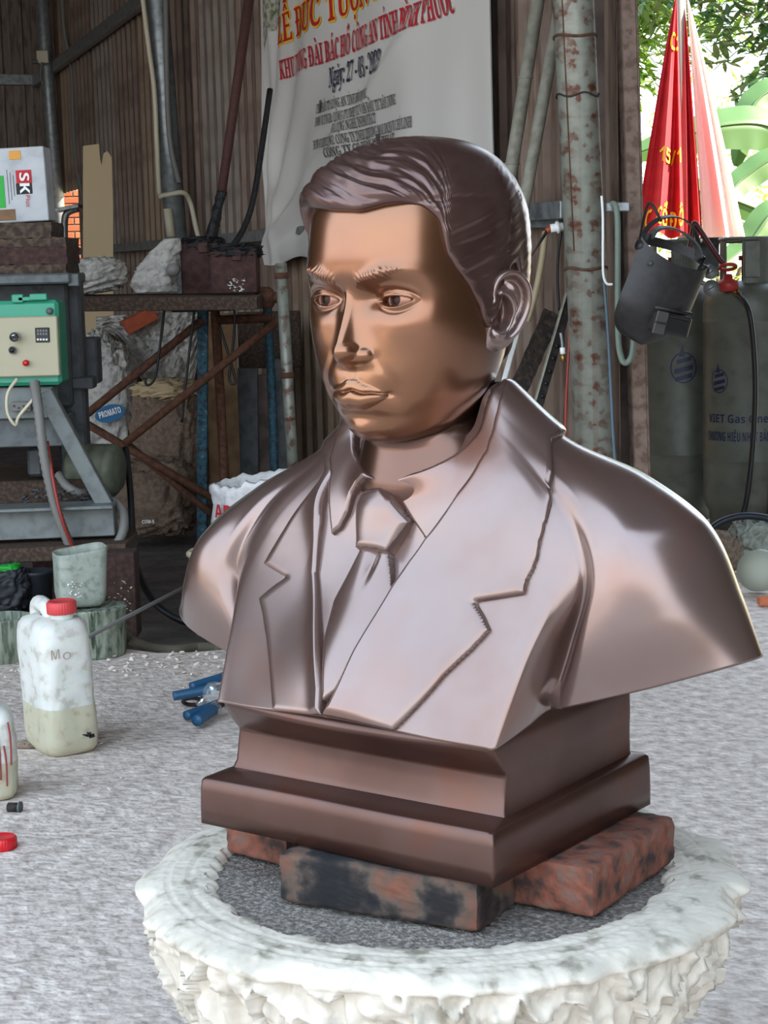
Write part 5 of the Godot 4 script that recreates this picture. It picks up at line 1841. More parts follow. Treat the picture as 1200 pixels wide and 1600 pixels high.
func build_heap() -> void:
	var d := 8.9
	var f := func(x, y, dd, off := Vector3.ZERO): return at_depth(x, y, dd) + off
	# tall carton behind the sacks
	var c := thing("cardboard_box", "tall brown carton with a small round logo standing among the sacks under the rack", "box", at_depth(262, 720, d + .2))
	pbox("carton", c, M.card_brown, 203, 500, 318, 760, d + .15, .4, .004)
	pbox("logo_left", c, M.print_blue, 236, 588, 240, 600, d + .147, .004, .0005)
	letters("logo", "US", "Droid Sans", true, .030, .028, M.print_red, c, func(x, y, z): return at_depth(228, 600, d + .145) + Vector3(x, y, z) - origin_of(c))
	for k in 3:
		pbox("side_print", c, M.print_black, 253, 595 + k * 9, 264, 602 + k * 9, d + .147, .004, .0005)
	var sh := thing("cardboard_sheet", "tall brown cardboard strip standing behind the rack's blue leg", "cardboard", at_depth(355, 770, d))
	pbox("sheet", sh, M.card_brown, 322, 490, 372, 772, d, .02, .003, Vector3(0, .2, 0))
	# sacks
	var sacks := [
		["grubby white sack with a blue oval print leaning beside the machine's column", 165, 735, Vector3(.15, .30, .12), "sack_white", 41, d - .1, "sack with blue print"],
		["large open brown paper sack half full in the middle of the heap", 268, 800, Vector3(.17, .30, .15), "sack_brown", 43, d - .15, ""],
		["dusty grey-brown sack with green print lying lowest in the heap", 240, 835, Vector3(.20, .17, .16), "sack_brown", 45, d - .45, ""],
		["dull tan bundle wedged between the machine column and the printed sack", 165, 600, Vector3(.11, .12, .12), "sack_brown", 47, d + .1, ""]]
	for e in sacks:
		var h: Vector3 = e[3]
		var base := at_depth(e[1], e[2], e[6])
		var t := thing("paper_sack" if e[4] == "sack_brown" else "woven_sack", e[0], "sack", base, Vector3.ZERO, "sacks heaped under the rack")
		part("bag", lump(h, e[5], .6, .16, 2.4, 72, 48), M[e[4]], t, Vector3(0, h.y, 0))
		if e[5] == 41:
			var oval := PackedVector2Array()
			for k in 28:
				oval.append(Vector2(cos(TAU * k / 28) * .072, sin(TAU * k / 28) * .040).rotated(.25))
			part("blue_print", prism(oval, .008), M.print_blue, t, at_depth(172, 646, e[6] - .16) - base)
			letters("sack_word", "PROMATO", "Droid Sans", true, .105, .028, M.print_white, t, func(x, y, z): return at_depth(156, 654, e[6] - .17) + Vector3(x * .97 - y * .25, y + x * .25, z) - base)
		if e[5] == 43:
			part("sack_mouth", lump(Vector3(.15, .05, .13), 51, .8, .3, 2.6), M.card_tan, t, Vector3(0, h.y * 2.0 - .02, 0))
		if e[5] == 45:
			letters("sack_word", "COM-5", "Droid Sans", true, .055, .016, M.print_white, t, func(x, y, z): return at_depth(222, 818, e[6] - .19) + Vector3(x, y, z) - base)
	# sheeting thrown over the carton
	var w := thing("plastic_sheet", "dirty white plastic sheeting draped over the carton under the rack", "sheeting", at_depth(250, 560, d))
	var n := FastNoiseLite.new()
	n.seed = 61
	n.frequency = 1.0
	var v := PackedVector3Array()
	for j in 40:
		for i in 60:
			var x := i / 59.0
			var y := j / 39.0
			# outline: high at the left, two points hanging at the right
			var top := lerpf(495.0, 484.0, x)
			var low := 520.0 + 90.0 * smoothstep(.1, .55, x) - 18.0 * smoothstep(.72, .78, x) * smoothstep(.88, .80, x) + 8.0 * smoothstep(.55, .7, x) - 70.0 * smoothstep(.85, 1.0, x)
			var px := lerpf(150.0, 318.0, x)
			var k := n.get_noise_2d(x * 7.0, y * 5.0)
			v.append(at_depth(px, lerpf(top, low, y), d + .08 - .05 * y + .05 * k + .05 * absf(n.get_noise_2d(x * 16.0 + 4.0, y * 12.0))) - origin_of(w))
	part("sheet", grid_mesh(v, 60, 40, false, Vector3.BACK), M.sack_white, w)
	var k3 := thing("woven_sack", "twisted off-white sack neck hanging at the left of the plastic sheeting", "sack", at_depth(158, 545, d), Vector3.ZERO, "sacks heaped under the rack")
	part("bag", lump(Vector3(.065, .10, .07), 63, .8, .35, 2.6), M.sack_white, k3, Vector3(0, -.02, .06))
	var og := thing("orange_crate", "broken orange plastic crate piece on top of the heap under the rack", "crate", at_depth(215, 500, d))
	pbox("side", og, M.orange_plastic, 190, 490, 242, 512, d + .0, .10, .004, Vector3(0, .3, .45))
	# dark boards leaning right of the rack
	var i := 0
	for e in [[372, 404, 575, "steel_dark"], [404, 432, 585, "sheet_dark"], [430, 462, 560, "steel_dark"]]:
		var bd := thing("board", ["dark slate board leaning nearest the cardboard strip behind the rack", "narrow dark brown board, middle one leaning right of the rack", "dark grey board leaning right of the rack next to the scaffold pole"][i], "board", at_depth((e[0] + e[1]) * .5, 815, d + .1), Vector3.ZERO, "dark boards right of the rack")
		pbox("sheet", bd, M[e[3]], e[0], e[2], e[1], 815, d + .1 + i * .04, .025, .004, Vector3(-.08, 0, .02 * (i - 1)))
		i += 1
	var ru := thing("rubble_board", "mud-brown rough timber board behind the scaffold pole at table height", "board", at_depth(420, 560, d + .4))
	pbox("plank", ru, M.rack_brown, 372, 487, 470, 575, d + .5, .04, .006)
	# white feed sack with red print behind the bust's shoulder
	var fs := thing("feed_sack", "clean white sack with red print and a rolled rim behind the bust's right shoulder", "sack", on_level(425, 952, -.08))
	var v2 := PackedVector3Array()
	var nn := FastNoiseLite.new()
	nn.seed = 71
	nn.frequency = 1.0
	var rows := [[.02, .0], [.20, .0], [.214, .04], [.218, .20], [.210, .34], [.202, .42], [.205, .455], [.216, .480], [.218, .500], [.202, .507], [.192, .49], [.190, .40], [.10, .37], [.0, .37]]
	for row in rows:
		for i2 in 72:
			var a := TAU * i2 / 72
			var dd := Vector3(cos(a), 0, sin(a) * .8)
			var kx: float = row[0]
			var q := dd * kx + Vector3(0, row[1], 0)
			q += dd * (.020 * nn.get_noise_3d(cos(a) * 3.0, row[1] * 9.0, sin(a) * 3.0) + .012 * nn.get_noise_3d(cos(a) * 8.0, row[1] * 20.0, sin(a) * 8.0)) * minf(kx / .1, 1.0)
			q.y += (.025 * nn.get_noise_2d(cos(a) * 4.0, sin(a) * 4.0) + .03 * cos(a)) * smoothstep(.35, .49, row[1])
			v2.append(q)
	part("bag", grid_mesh(v2, 72, rows.size(), true), M.sack_clean, fs)
	var wrap := func(a0: float, y0: float): return func(x, y, z):
		var a: float = a0 - x / .2
		return Vector3(cos(a) * (.221 + z), y0 + y, sin(a) * (.221 + z) * .8)
	letters("print", "AP", "Droid Sans", true, .085, .050, M.print_red, fs, wrap.call(2.62, .365))
	letters("print", "NG", "Droid Sans", true, .085, .050, M.print_red, fs, wrap.call(2.72, .235))

# ---------- things on and beside the wall right of the bust
func build_wall_things() -> void:
	# socket on the corner post and cables down the wall
	var so := thing("wall_socket", "small white plastic socket box clipped to the far corner post", "socket", at_depth(66, 88, 17.0))
	pbox("case", so, M.plastic_cream, 57, 79, 75, 98, 17.0, .06, .006)
	pbox("plug", so, M.plastic_black, 50, 93, 60, 99, 17.0, .05, .004)
	wtube("lead", so, M.plastic_grey, [at_depth(66, 97, 17.0), at_depth(63, 115, 17.0), at_depth(67, 133, 17.0)], .012)
	var c1 := thing("conduit", "long grey-white cable running down the long wall left of the second post", "cable", at_depth(120, 320, 16.5))
	wtube("cable", c1, M.plastic_grey, [at_depth(96, -20, 16.6), at_depth(101, 50, 16.6), at_depth(112, 110, 16.6), at_depth(114, 180, 16.6), at_depth(120, 260, 16.5), at_depth(130, 312, 16.4)], .021)
	var c2 := thing("conduit", "pale cable hanging down to the bend of pipe on the second post", "cable", at_depth(250, 300, 11.7))
	wtube("cable", c2, M.plastic_cream, [at_depth(221, -20, 11.8), at_depth(232, 70, 11.8), at_depth(241, 140, 11.8), at_depth(245, 220, 11.8), at_depth(249, 300, 11.7), at_depth(256, 305, 11.65), at_depth(285, 301, 11.65), at_depth(297, 315, 11.7), at_depth(305, 350, 11.7), at_depth(311, 375, 11.7)], .016)
	var c3 := thing("conduit", "plastic pipe length tied along the front of the second post", "conduit", at_depth(262, 350, 11.7))
	wtube("pipe", c3, M.plastic_grey, [at_depth(259, -20, 11.8), at_depth(261, 120, 11.8), at_depth(266, 220, 11.8), at_depth(280, 286, 11.75)], .018)
	wtube("stub", c3, M.plastic_cream, [at_depth(262, 326, 11.7), at_depth(267, 370, 11.7)], .03)
	# small lamp shelf by the gap
	var sh := thing("lamp_shade", "flat pale tin plate on a bent tube beside the gap in the wall", "lamp", at_depth(106, 330, 15.8))
	wtube("tube", sh, M.galv, [at_depth(101, 380, 15.8), at_depth(101, 345, 15.8), at_depth(106, 332, 15.8), at_depth(122, 326, 15.8)], .03)
	wbar("plate", sh, M.galv, at_depth(90, 329, 15.8), at_depth(126, 322, 15.8), .03, .25, Vector3.BACK)
	# two poles leaning against the wall beside the banner
	var p1 := thing("leaning_pole", "front one of two weathered bamboo poles leaning between banner and post", "pole", at_depth(800, 300, 6.5), Vector3.ZERO, "poles leaning by the banner")
	wpart("stem", rod(at_depth(858, -110, 6.40), at_depth(752, 560, 6.35), .023, 14), M.bamboo, p1)
	for k in 4:
		var q := at_depth(858, -110, 6.40).lerp(at_depth(752, 560, 6.35), .14 + .2 * k)
		wpart("node", lump(Vector3(.026, .008, .026), 3 + k, .9, .05), M.bamboo, p1).position = q - origin_of(p1)
	var p2 := thing("leaning_pole", "rear one of two weathered poles leaning between banner and post, touching the post", "pole", at_depth(815, 300, 6.4), Vector3.ZERO, "poles leaning by the banner")
	wpart("stem", rod(at_depth(888, -60, 6.26), at_depth(775, 560, 6.22), .021, 14), M.bamboo, p2)
	# pipe stub with a white cap sticking out of the wall rail
	var rl := thing("wall_rail", "grey square tube rail on the wall ending beside the thick post", "rail", at_depth(850, 340, 6.5))
	wbar("tube", rl, M.galv, at_depth(795, 346, 6.75), at_depth(878, 344, 6.42), .05, .04, Vector3.BACK)
	wbar("tube", rl, M.sheet_grey, at_depth(795, 331, 6.74), at_depth(880, 329, 6.41), .025, .04, Vector3.BACK)
	var pv := thing("pipe_cap", "white plastic pipe fitting with a pencil-thin stick beside the thick post", "pipe fitting", at_depth(868, 355, 6.2))
	wpart("fitting", rod(at_depth(860, 357, 6.2), at_depth(880, 354, 6.2), .014, 14), M.print_white, pv)
	wpart("collar", rod(at_depth(869, 356, 6.2), at_depth(874, 355, 6.2), .020, 14), M.print_white, pv)
	wpart("tip", rod(at_depth(854, 361, 6.2), at_depth(861, 356, 6.2), .010, 10), M.orange_plastic, pv)
	wpart("stick", rod(at_depth(855, 361, 6.2), at_depth(827, 405, 6.18), .006, 8, .002), M.dark_iron, pv)
	var fl := thing("plastic_tube", "yellowed plastic tube hanging down the wall above the charred plank", "tube", at_depth(835, 440, 6.4))
	wtube("tube", fl, M.tube_cream, [at_depth(852, 362, 6.42), at_depth(846, 410, 6.4), at_depth(836, 460, 6.4), at_depth(824, 502, 6.4)], .0115, 10)
	var cb := thing("cable", "thin black cable running down the wall to the plank beside the thick post", "cable", at_depth(873, 440, 6.35))
	wtube("cable", cb, M.rubber, [at_depth(877, 362, 6.4), at_depth(872, 400, 6.4), at_depth(871, 440, 6.4), at_depth(874, 485, 6.4)], .005)
	var st := thing("slat", "thin white painted slat leaning behind the bust's ear", "slat", at_depth(800, 560, 6.5))
	wbar("strip", st, M.print_white, at_depth(822, 470, 6.5), at_depth(775, 640, 6.4), .018, .008, Vector3.BACK)
	var p3 := thing("plank", "charred dark timber plank leaning behind the bust's ear", "plank", at_depth(830, 560, 6.35))
	var pr := bar(at_depth(862, 490, 6.4), at_depth(775, 690, 6.2), .060, .03)
	var po := part("timber", rough_block(Vector3(.060, (at_depth(862, 490, 6.4) - at_depth(775, 690, 6.2)).length(), .03), 12), M.wood_char, p3)
	po.transform = Transform3D(pr[1].basis, pr[1].origin - origin_of(p3))
	var an := thing("perforated_iron", "dark slotted angle iron leaning from the thick post over the charred plank", "angle iron", at_depth(860, 570, 6.25))
	var aa := at_depth(893, 455, 6.18)
	var ab := at_depth(822, 700, 6.1)
	wbar("web", an, M.dark_iron, aa, ab, .034, .006, Vector3(.3, 0, 1))
	wbar("flange", an, M.bamboo, aa + Vector3(-.016, 0, .008), ab + Vector3(-.016, 0, .008), .006, .018, Vector3(.3, 0, 1))
	for k in 8:
		var q := aa.lerp(ab, .35 + k * .08) + Vector3(.004, 0, .006)
		wpart("slot", rod(q, q + Vector3(0, 0, .003), .007, 12), M.rubber, an)
	var rw := thing("red_cable", "thin red cable hanging along the left side of the thick post", "cable", at_depth(884, 640, 5.96))
	wtube("cable", rw, M.wire_red, [at_depth(892, 470, 5.98), at_depth(888, 560, 5.96), at_depth(884, 640, 5.96), at_depth(883, 720, 5.96)], .0042)
	var cn := thing("hose_connector", "small brass and white hose connector dangling left of the thick post", "connector", at_depth(879, 545, 5.98))
	wtube("stub", cn, M.galv, [at_depth(876, 520, 5.98), at_depth(878, 532, 5.98), at_depth(879, 545, 5.98)], .005)
	wpart("sleeve", rod(at_depth(879, 543, 5.98), at_depth(879.5, 553, 5.98), .009, 12), M.print_white, cn)
	wpart("nut", rod(at_depth(879.5, 553, 5.98), at_depth(880, 566, 5.98), .0085, 6), M.brass, cn)
	# grey-green hanging hose loop and thin white lead on the post's right
	var hl := thing("hose_loop", "grey-green hose hanging in a long loop between thick post and door jamb", "hose", at_depth(968, 440, 5.85))
	wtube("hose", hl, M.hose_green, [at_depth(951, 326, 5.9), at_depth(958, 318, 5.88), at_depth(963, 326, 5.86), at_depth(965, 360, 5.85), at_depth(965, 450, 5.84), at_depth(966, 530, 5.84), at_depth(971, 560, 5.84), at_depth(978, 567, 5.84), at_depth(986, 558, 5.84), at_depth(989, 540, 5.85), at_depth(990, 500, 5.85)], .0095, 10)
	pbox("hook_bracket", hl, M.galv, 948, 316, 984, 330, 5.88, .03, .003)
	var wl := thing("white_lead", "thin white bent wire hanging on the right side of the thick post", "wire", at_depth(945, 400, 5.82))
	wtube("lead", wl, M.print_white, [at_depth(940, 306, 5.82), at_depth(942, 340, 5.82), at_depth(942, 400, 5.82), at_depth(943, 430, 5.82), at_depth(948, 443, 5.82), at_depth(957, 444, 5.82)], .0042)
	var bc := thing("blue_cable", "blue-grey cable running down behind the right side of the thick post", "cable", at_depth(952, 600, 5.85))
	wtube("cable", bc, M.cable_blue, [at_depth(944, 440, 5.85), at_depth(950, 520, 5.85), at_depth(955, 620, 5.85), at_depth(958, 680, 5.85), at_depth(962, 740, 5.85)], .005)
	build_mask()
	build_tanks()

# ---------- welding mask hung on the jamb
func build_mask() -> void:
	var o := at_depth(1030, 455, 5.55)
	var m := thing("welding_mask", "black welding mask hanging tilted from the top of the door jamb", "mask", o)
	var B := Basis(Vector3(0, 0, 1), -.36) * Basis(Vector3(0, 1, 0), .45) * Basis(Vector3(1, 0, 0), .10)
	m.basis = B
	# shell: a bent plate, wide at the top, rounded at the chin
	var v := PackedVector3Array()
	var nu := 48
	var nv := 44
	for side in 2:
		for j in nv:
			var t := float(j) / (nv - 1)
			if side == 1:
				t = 1.0 - t
			var y := lerpf(.115, -.165, t)
			var half := .130 - .006 * t
			if t > .55:
				half *= pow(maxf(1.0 - pow((t - .55) / .4505, 2.0), .0), .42)
			var top_dip := .030 * (1.0 - t)
			for i in nu:
				var s := -1.0 + 2.0 * i / (nu - 1)
				var a := s * 1.25
				var x := half * sin(a) / sin(1.25)
				var z := .085 * cos(a) - .03 - .03 * smoothstep(.6, 1.0, t) + .01 * sin(t * PI)
				var yy := y + top_dip * (s * s - .6) * 1.2
				var k := 1.0 if side == 0 else .965
				v.append(Vector3(x * k, yy, z * k - (.0 if side == 0 else .004)))
	part("shell", grid_mesh(v, nu, nv * 2, false, Vector3(0, 0, 1)), M.mask_black, m)
	# lens holder standing proud of the face
	var lh := part("lens_holder", cbox(Vector3(.125, .062, .045), .006), M.mask_black, m, Vector3(.035, -.075, .066), Vector3(-.08, .0, .12))
	part("lens", cbox(Vector3(.100, .042, .006), .002), M.plastic_black, lh, Vector3(0, 0, .023))
	part("clip_plate", cbox(Vector3(.040, .068, .008), .002), M.mask_grey, lh, Vector3(-.050, 0, .026))
	part("clip_plate", cbox(Vector3(.040, .005, .012), .001), M.mask_black, lh, Vector3(-.050, 0, .030))
	part("hinge", rod(Vector3(-.066, .040, .0), Vector3(.066, .040, 0), .007, 10), M.mask_black, lh)
	# headband: straps above the shell
	var band := []
	for k in 17:
		var a := -.25 + (PI + .5) * k / 16.0
		band.append(Vector3(cos(a) * .108, .130 + .006 * sin(a * 2.0), -.02 - sin(a) * .07))
	part("headband", strap(band, .028, .004), M.mask_black, m)
	var over := []
	for k in 13:
		var a := PI * k / 12.0
		over.append(Vector3(cos(a) * .100, .135 + sin(a) * .085, -.045))
	part("crown_strap", strap(over, .022, .004), M.mask_black, m)
	var over2 := []
	for k in 13:
		var a := PI * k / 12.0
		over2.append(Vector3(cos(a) * .095, .130 + sin(a) * .055, -.01 - .03 * sin(a)))
	part("sweatband", strap(over2, .030, .006), M.mask_grey, m)
	var hook := part("hook", rod(Vector3.ZERO, Vector3(0, .001, 0), .004), M.dark_iron, m)
	var ha := B.inverse() * (at_depth(1000, 372, 5.93) - o)
	hook.mesh = tube(spline([Vector3(-.06, .19, -.045), Vector3(-.09, .225, -.10), ha], 6), .0045, 8)
	for s in [-1.0, 1.0]:
		part("pivot_knob", rod(Vector3(s * .108, .105, -.005), Vector3(s * .130, .105, -.005), .016, 14), M.mask_black, m)
		part("rivet", rod(Vector3(s * .095, .070, .045), Vector3(s * .103, .070, .052), .007, 12), M.mask_grey, m)

func strap(pts: Array, w: float, t: float) -> ArrayMesh:
	var line := spline(pts, 3)
	var v := PackedVector3Array()
	var n := line.size()
	for i in n:
		var d := (line[mini(i + 1, n - 1)] - line[maxi(i - 1, 0)]).normalized()
		var out := (line[i] - Vector3(0, line[i].y, -.03)).normalized()
		if absf(d.y) > .6 or line[i].y > .16:
			out = (line[i] - Vector3(0, .10, line[i].z)).normalized()
		var side := d.cross(out).normalized() * w * .5
		out = side.cross(d).normalized() * t * .5
		v.append_array([line[i] - side - out, line[i] + side - out, line[i] + side + out, line[i] - side + out])
	return grid_mesh(v, 4, n, true, Vector3.ZERO, PackedVector2Array(), false)

# ---------- gas cylinders
func build_tanks() -> void:
	var spots := [[1057, 812, "gas cylinder in deep shade standing next to the door jamb behind the mask", "VIET", 0.5], [1166, 822, "grey gas cylinder with blue lettering and a round logo beside the shaded one", "", 0.0]]
	for i in 2:
		var e: Array = spots[i]
		var base := on_level(e[0], e[1] + (0 if i == 1 else -4))
		var t := thing("gas_cylinder", "grey-green " + e[2], "gas cylinder", base, Vector3.ZERO, "gas cylinders by the door")
		var R := .188
		var prof := PackedVector2Array([Vector2(0, .02), Vector2(.14, .02), Vector2(.145, 0), Vector2(.160, 0), Vector2(.162, .06), Vector2(.165, .075), Vector2(.180, .10), Vector2(R, .14), Vector2(R, .30), Vector2(R + .002, .303), Vector2(R + .002, .310), Vector2(R, .313), Vector2(R, .90), Vector2(R + .002, .903), Vector2(R + .002, .912), Vector2(R, .915), Vector2(R, .98), Vector2(.180, 1.02), Vector2(.155, 1.055), Vector2(.11, 1.075), Vector2(.05, 1.082), Vector2(0, 1.083)])
		part("body", lathe(prof, 72), M.tank_grey, t)
		# guard collar with two hand openings, and the valve
		for k in 3:
			var a0 := TAU * k / 3.0 + .55
			var cv := PackedVector3Array()
			for j in 2:
				for q in 13:
					var a := a0 + 1.35 * q / 12.0
					var rr := .115 - .006 * j
					for y in [1.06, 1.26]:
						cv.append(Vector3(cos(a) * rr, y, sin(a) * rr))
			var st := []
			for q in 12:
				var a := a0 + 1.35 * (q + .5) / 12.0
				st.append([cbox(Vector3(.006, .20, .0135), .001), Transform3D(Basis(Vector3.UP, -a), Vector3(cos(a) * .112, 1.16, sin(a) * .112))])
			part("guard_plate", joined(st), M.tank_grey, t)
		var ring := PackedVector3Array()
		for q in 41:
			var a := TAU * q / 40.0
			ring.append(Vector3(cos(a) * .113, 1.262, sin(a) * .113))
		part("guard_ring", tube(ring, .009, 8), M.tank_grey, t)
		part("valve", rod(Vector3(0, 1.08, 0), Vector3(0, 1.17, 0), .022, 14), M.brass, t)
		part("hand_wheel", rod(Vector3(0, 1.17, 0), Vector3(0, 1.19, 0), .034, 18), M.tank_red, t)
		if i == 1:
			part("name_plate", cbox(Vector3(.064, .155, .006), .002), M.tank_grey, t, Vector3(-.0, 1.175, .122), Vector3(0, .0, 0))
		# printing wraps round the shell, facing the yard
		var toward := atan2(-base.z, -base.x)   # angle of the camera's side
		var wrap := func(arc: float, y0: float): return func(x, y, z):
			var a: float = toward + .0 - (arc + x) / R
			return Vector3(cos(a) * (R + .0015 + z * .5), y0 + y, sin(a) * (R + .0015 + z * .5))
		if i == 1:
			letters("print_line", "VIET Gas One", "Droid Sans", true, .285, .036, M.tank_blue, t, wrap.call(-.190, .475))
			letters("print_line", "THƯƠNG HIỆU NHẬT BẢN", "Droid Sans", true, .300, .040, M.tank_blue, t, wrap.call(-.195, .395))
			round_logo(t, wrap, -.125, .655, .052, "G")
		else:
			round_logo(t, wrap, .035, .70, .070, "")
	# regulator with gauges on the right cylinder
	var vb := on_level(1166, 822)
	var g := thing("gas_regulator", "red gas regulator with two round gauges beside the welding mask", "regulator", vb + Vector3(-.08, 1.12, .17))
	var c := at_depth(1137, 434, 8.0)
	var up := Vector3(0, 1, 0)
	wpart("dome", lathe(PackedVector2Array([Vector2(0, -.035), Vector2(.030, -.034), Vector2(.044, -.026), Vector2(.046, -.010), Vector2(.046, .0), Vector2(.040, .012), Vector2(.022, .020), Vector2(.018, .04), Vector2(0, .042)]), 28), M.tank_red, g).position = c - origin_of(g) + Vector3(0, -.025, 0)
	var ring2 := PackedVector3Array()
	for q in 25:
		var a := TAU * q / 24.0
		ring2.append(c + Vector3(cos(a) * .034, .045 + .012 * sin(a), sin(a) * .034))
	wpart("hand_wheel", tube(ring2, .008, 8), M.tank_red, g)
	for e in [[1111, 425, .030], [1112, 450, .034]]:
		var q := at_depth(e[0], e[1], 7.93)
		var r: float = e[2]
		var ga := wpart("gauge", rod(q + Vector3(0, 0, -.03), q, r, 24), M.galv, g)
		wpart("dial", rod(q, q + Vector3(0, 0, .002), r * .84, 24), M.dial_grey, ga).position -= ga.position
		wbar("needle", ga, M.plastic_black, q + Vector3(-r * .5, -r * .25, .004), q + Vector3(r * .3, r * .2, .004), .004, .002, Vector3.BACK)
	wpart("nipple", rod(at_depth(1144, 452, 8.0), at_depth(1154, 460, 8.0), .011, 10), M.brass, g)
	var h := thing("gas_hose", "black rubber hose curving from the red regulator down the front of the grey cylinder", "hose", at_depth(1165, 800, 7.85))
	wtube("hose", h, M.rubber, [at_depth(1153, 459, 7.98), at_depth(1163, 470, 7.9), at_depth(1172, 495, 7.86), at_depth(1178, 550, 7.86), at_depth(1180, 620, 7.86), at_depth(1176, 700, 7.86), at_depth(1168, 770, 7.86), at_depth(1160, 806, 7.86), at_depth(1155, 822, 7.8)], .012, 10)
	wpart("ferrule", rod(at_depth(1151, 457, 7.98), at_depth(1157, 462, 7.97), .0145, 10), M.brass, h)
	# red bent rod handle sticking up in front of the cylinders
	var cr := thing("bent_rod", "thin dark red bent rod sticking up in a peak above the gas cylinders", "rod", at_depth(1085, 400, 8.0))
	wtube("rod", cr, M.dark_red, [at_depth(1076, 400, 8.0), at_depth(1080, 375, 8.0), at_depth(1084, 352, 8.0), at_depth(1086, 349, 8.0), at_depth(1090, 354, 8.0), at_depth(1105, 377, 8.0), at_depth(1122, 402, 8.0), at_depth(1130, 412, 8.0)], .012, 8, 4)
	var rail := thing("steel_trough", "dark steel frame behind the cylinders with an upright plate at its left end", "frame", on_level(1130, 800))
	pbox("rail", rail, M.dark_iron, 1060, 370, 1240, 380, 8.6, .05, .004)
	pbox("upright_plate", rail, M.steel_dark, 1080, 372, 1124, 432, 8.7, .04, .004)

func round_logo(t: Node, wrap: Callable, x: float, y: float, r: float, _c: String) -> void:
	var put: Callable = wrap.call(x, y)
	# ring, slanted bars and a flame tip: a gas mark laid on the shell
	var v := PackedVector3Array()
	var n := 48
	for k in n:
		var a := TAU * k / n
		v.append(put.call(cos(a) * r * .86, sin(a) * r, 0.0))
	for k in n:
		var a := TAU * k / n
		v.append(put.call(cos(a) * r * .78, sin(a) * r * .91, 0.0))
	part("logo_ring", grid_mesh(v, n, 2, true, Vector3.BACK), M.tank_blue, t)
	var bars := [[-.55, -.62, .55, .14], [-.60, -.1, .6, .16], [-.45, .48, .5, .14]]
	for b in bars:
		var q := PackedVector3Array()
		for j in 2:
			for i in 9:
				var xx := lerpf(b[0], b[2], i / 8.0)
				q.append(put.call(xx * r, (b[1] + (j - .5) * 2.0 * b[3] + xx * .25) * r, 0.0005))
		part("logo_bar", grid_mesh(q, 9, 2, false, Vector3.BACK), M.tank_blue, t)
	var f := PackedVector3Array()
	for j in 5:
		for i in 2:
			var yy := lerpf(.7, 1.5, j / 4.0)
			f.append(put.call(((i - .5) * .42 * (1.0 - j / 4.0) - .1) * r, yy * r, 0.0005))
	part("logo_flame", grid_mesh(f, 2, 5, false, Vector3.BACK), M.tank_blue, t)

# ---------- jugs, buckets and tools on the yard floor
func jug_ring(w: float, dp: float, y: float, n := 72, e := 0.5) -> PackedVector3Array:
	var p := PackedVector3Array()
	for k in n:
		var a := TAU * k / n
		p.append(Vector3(signf(cos(a)) * pow(absf(cos(a)), e) * w, y, signf(sin(a)) * pow(absf(sin(a)), e) * dp))
	return p

func make_jug(t: Node3D, w: float, dp: float, h: float, fill: float, sd: int) -> void:
	var n := FastNoiseLite.new()
	n.seed = sd
	n.frequency = 1.0
	var up := PackedVector3Array()
	var low := PackedVector3Array()
	var rows := [[.70, .0], [.86, .004], [.96, .018], [1.0, .045], [1.0, .10]]
	for k in 14:
		rows.append([1.0 - .012 * sin(k * .9), .10 + (h - .18) * (k + 1) / 15.0])
	rows.append_array([[1.0, h - .07], [.985, h - .045], [.93, h - .022], [.80, h - .008], [.55, h - .001], [.28, h]])
	var nl := 0
	for r in rows:
		var ring := jug_ring(w * r[0], dp * r[0], r[1])
		for k in ring.size():
			var q := ring[k]
			var g := n.get_noise_3d(q.x * 14.0, q.y * 10.0, q.z * 14.0) * .006
			# pressed seam down the front and soft dents
			var s := g1((q.x - w * .18) / .004) * .003 * smoothstep(0.0, 1.0, signf(q.z))
			q += Vector3(q.x, 0, q.z).normalized() * (g - s)
			up.append(q)
	var m := rows.size()
	var seg := 72
	# the lower part shows the liquid inside
	var cut := 0
	for j in m:
		if rows[j][1] <= fill:
			cut = j
	var a := up.slice(0, (cut + 1) * seg)
	for k in seg:
		a[cut * seg + k].y = fill
	var b := up.slice(cut * seg)
	for k in seg:
		b[k].y = fill
	part("filled_part", grid_mesh(a, seg, cut + 1, true), M.jug_liquid, t)
	part("body", grid_mesh(b, seg, m - cut, true), M.jug_plastic, t)

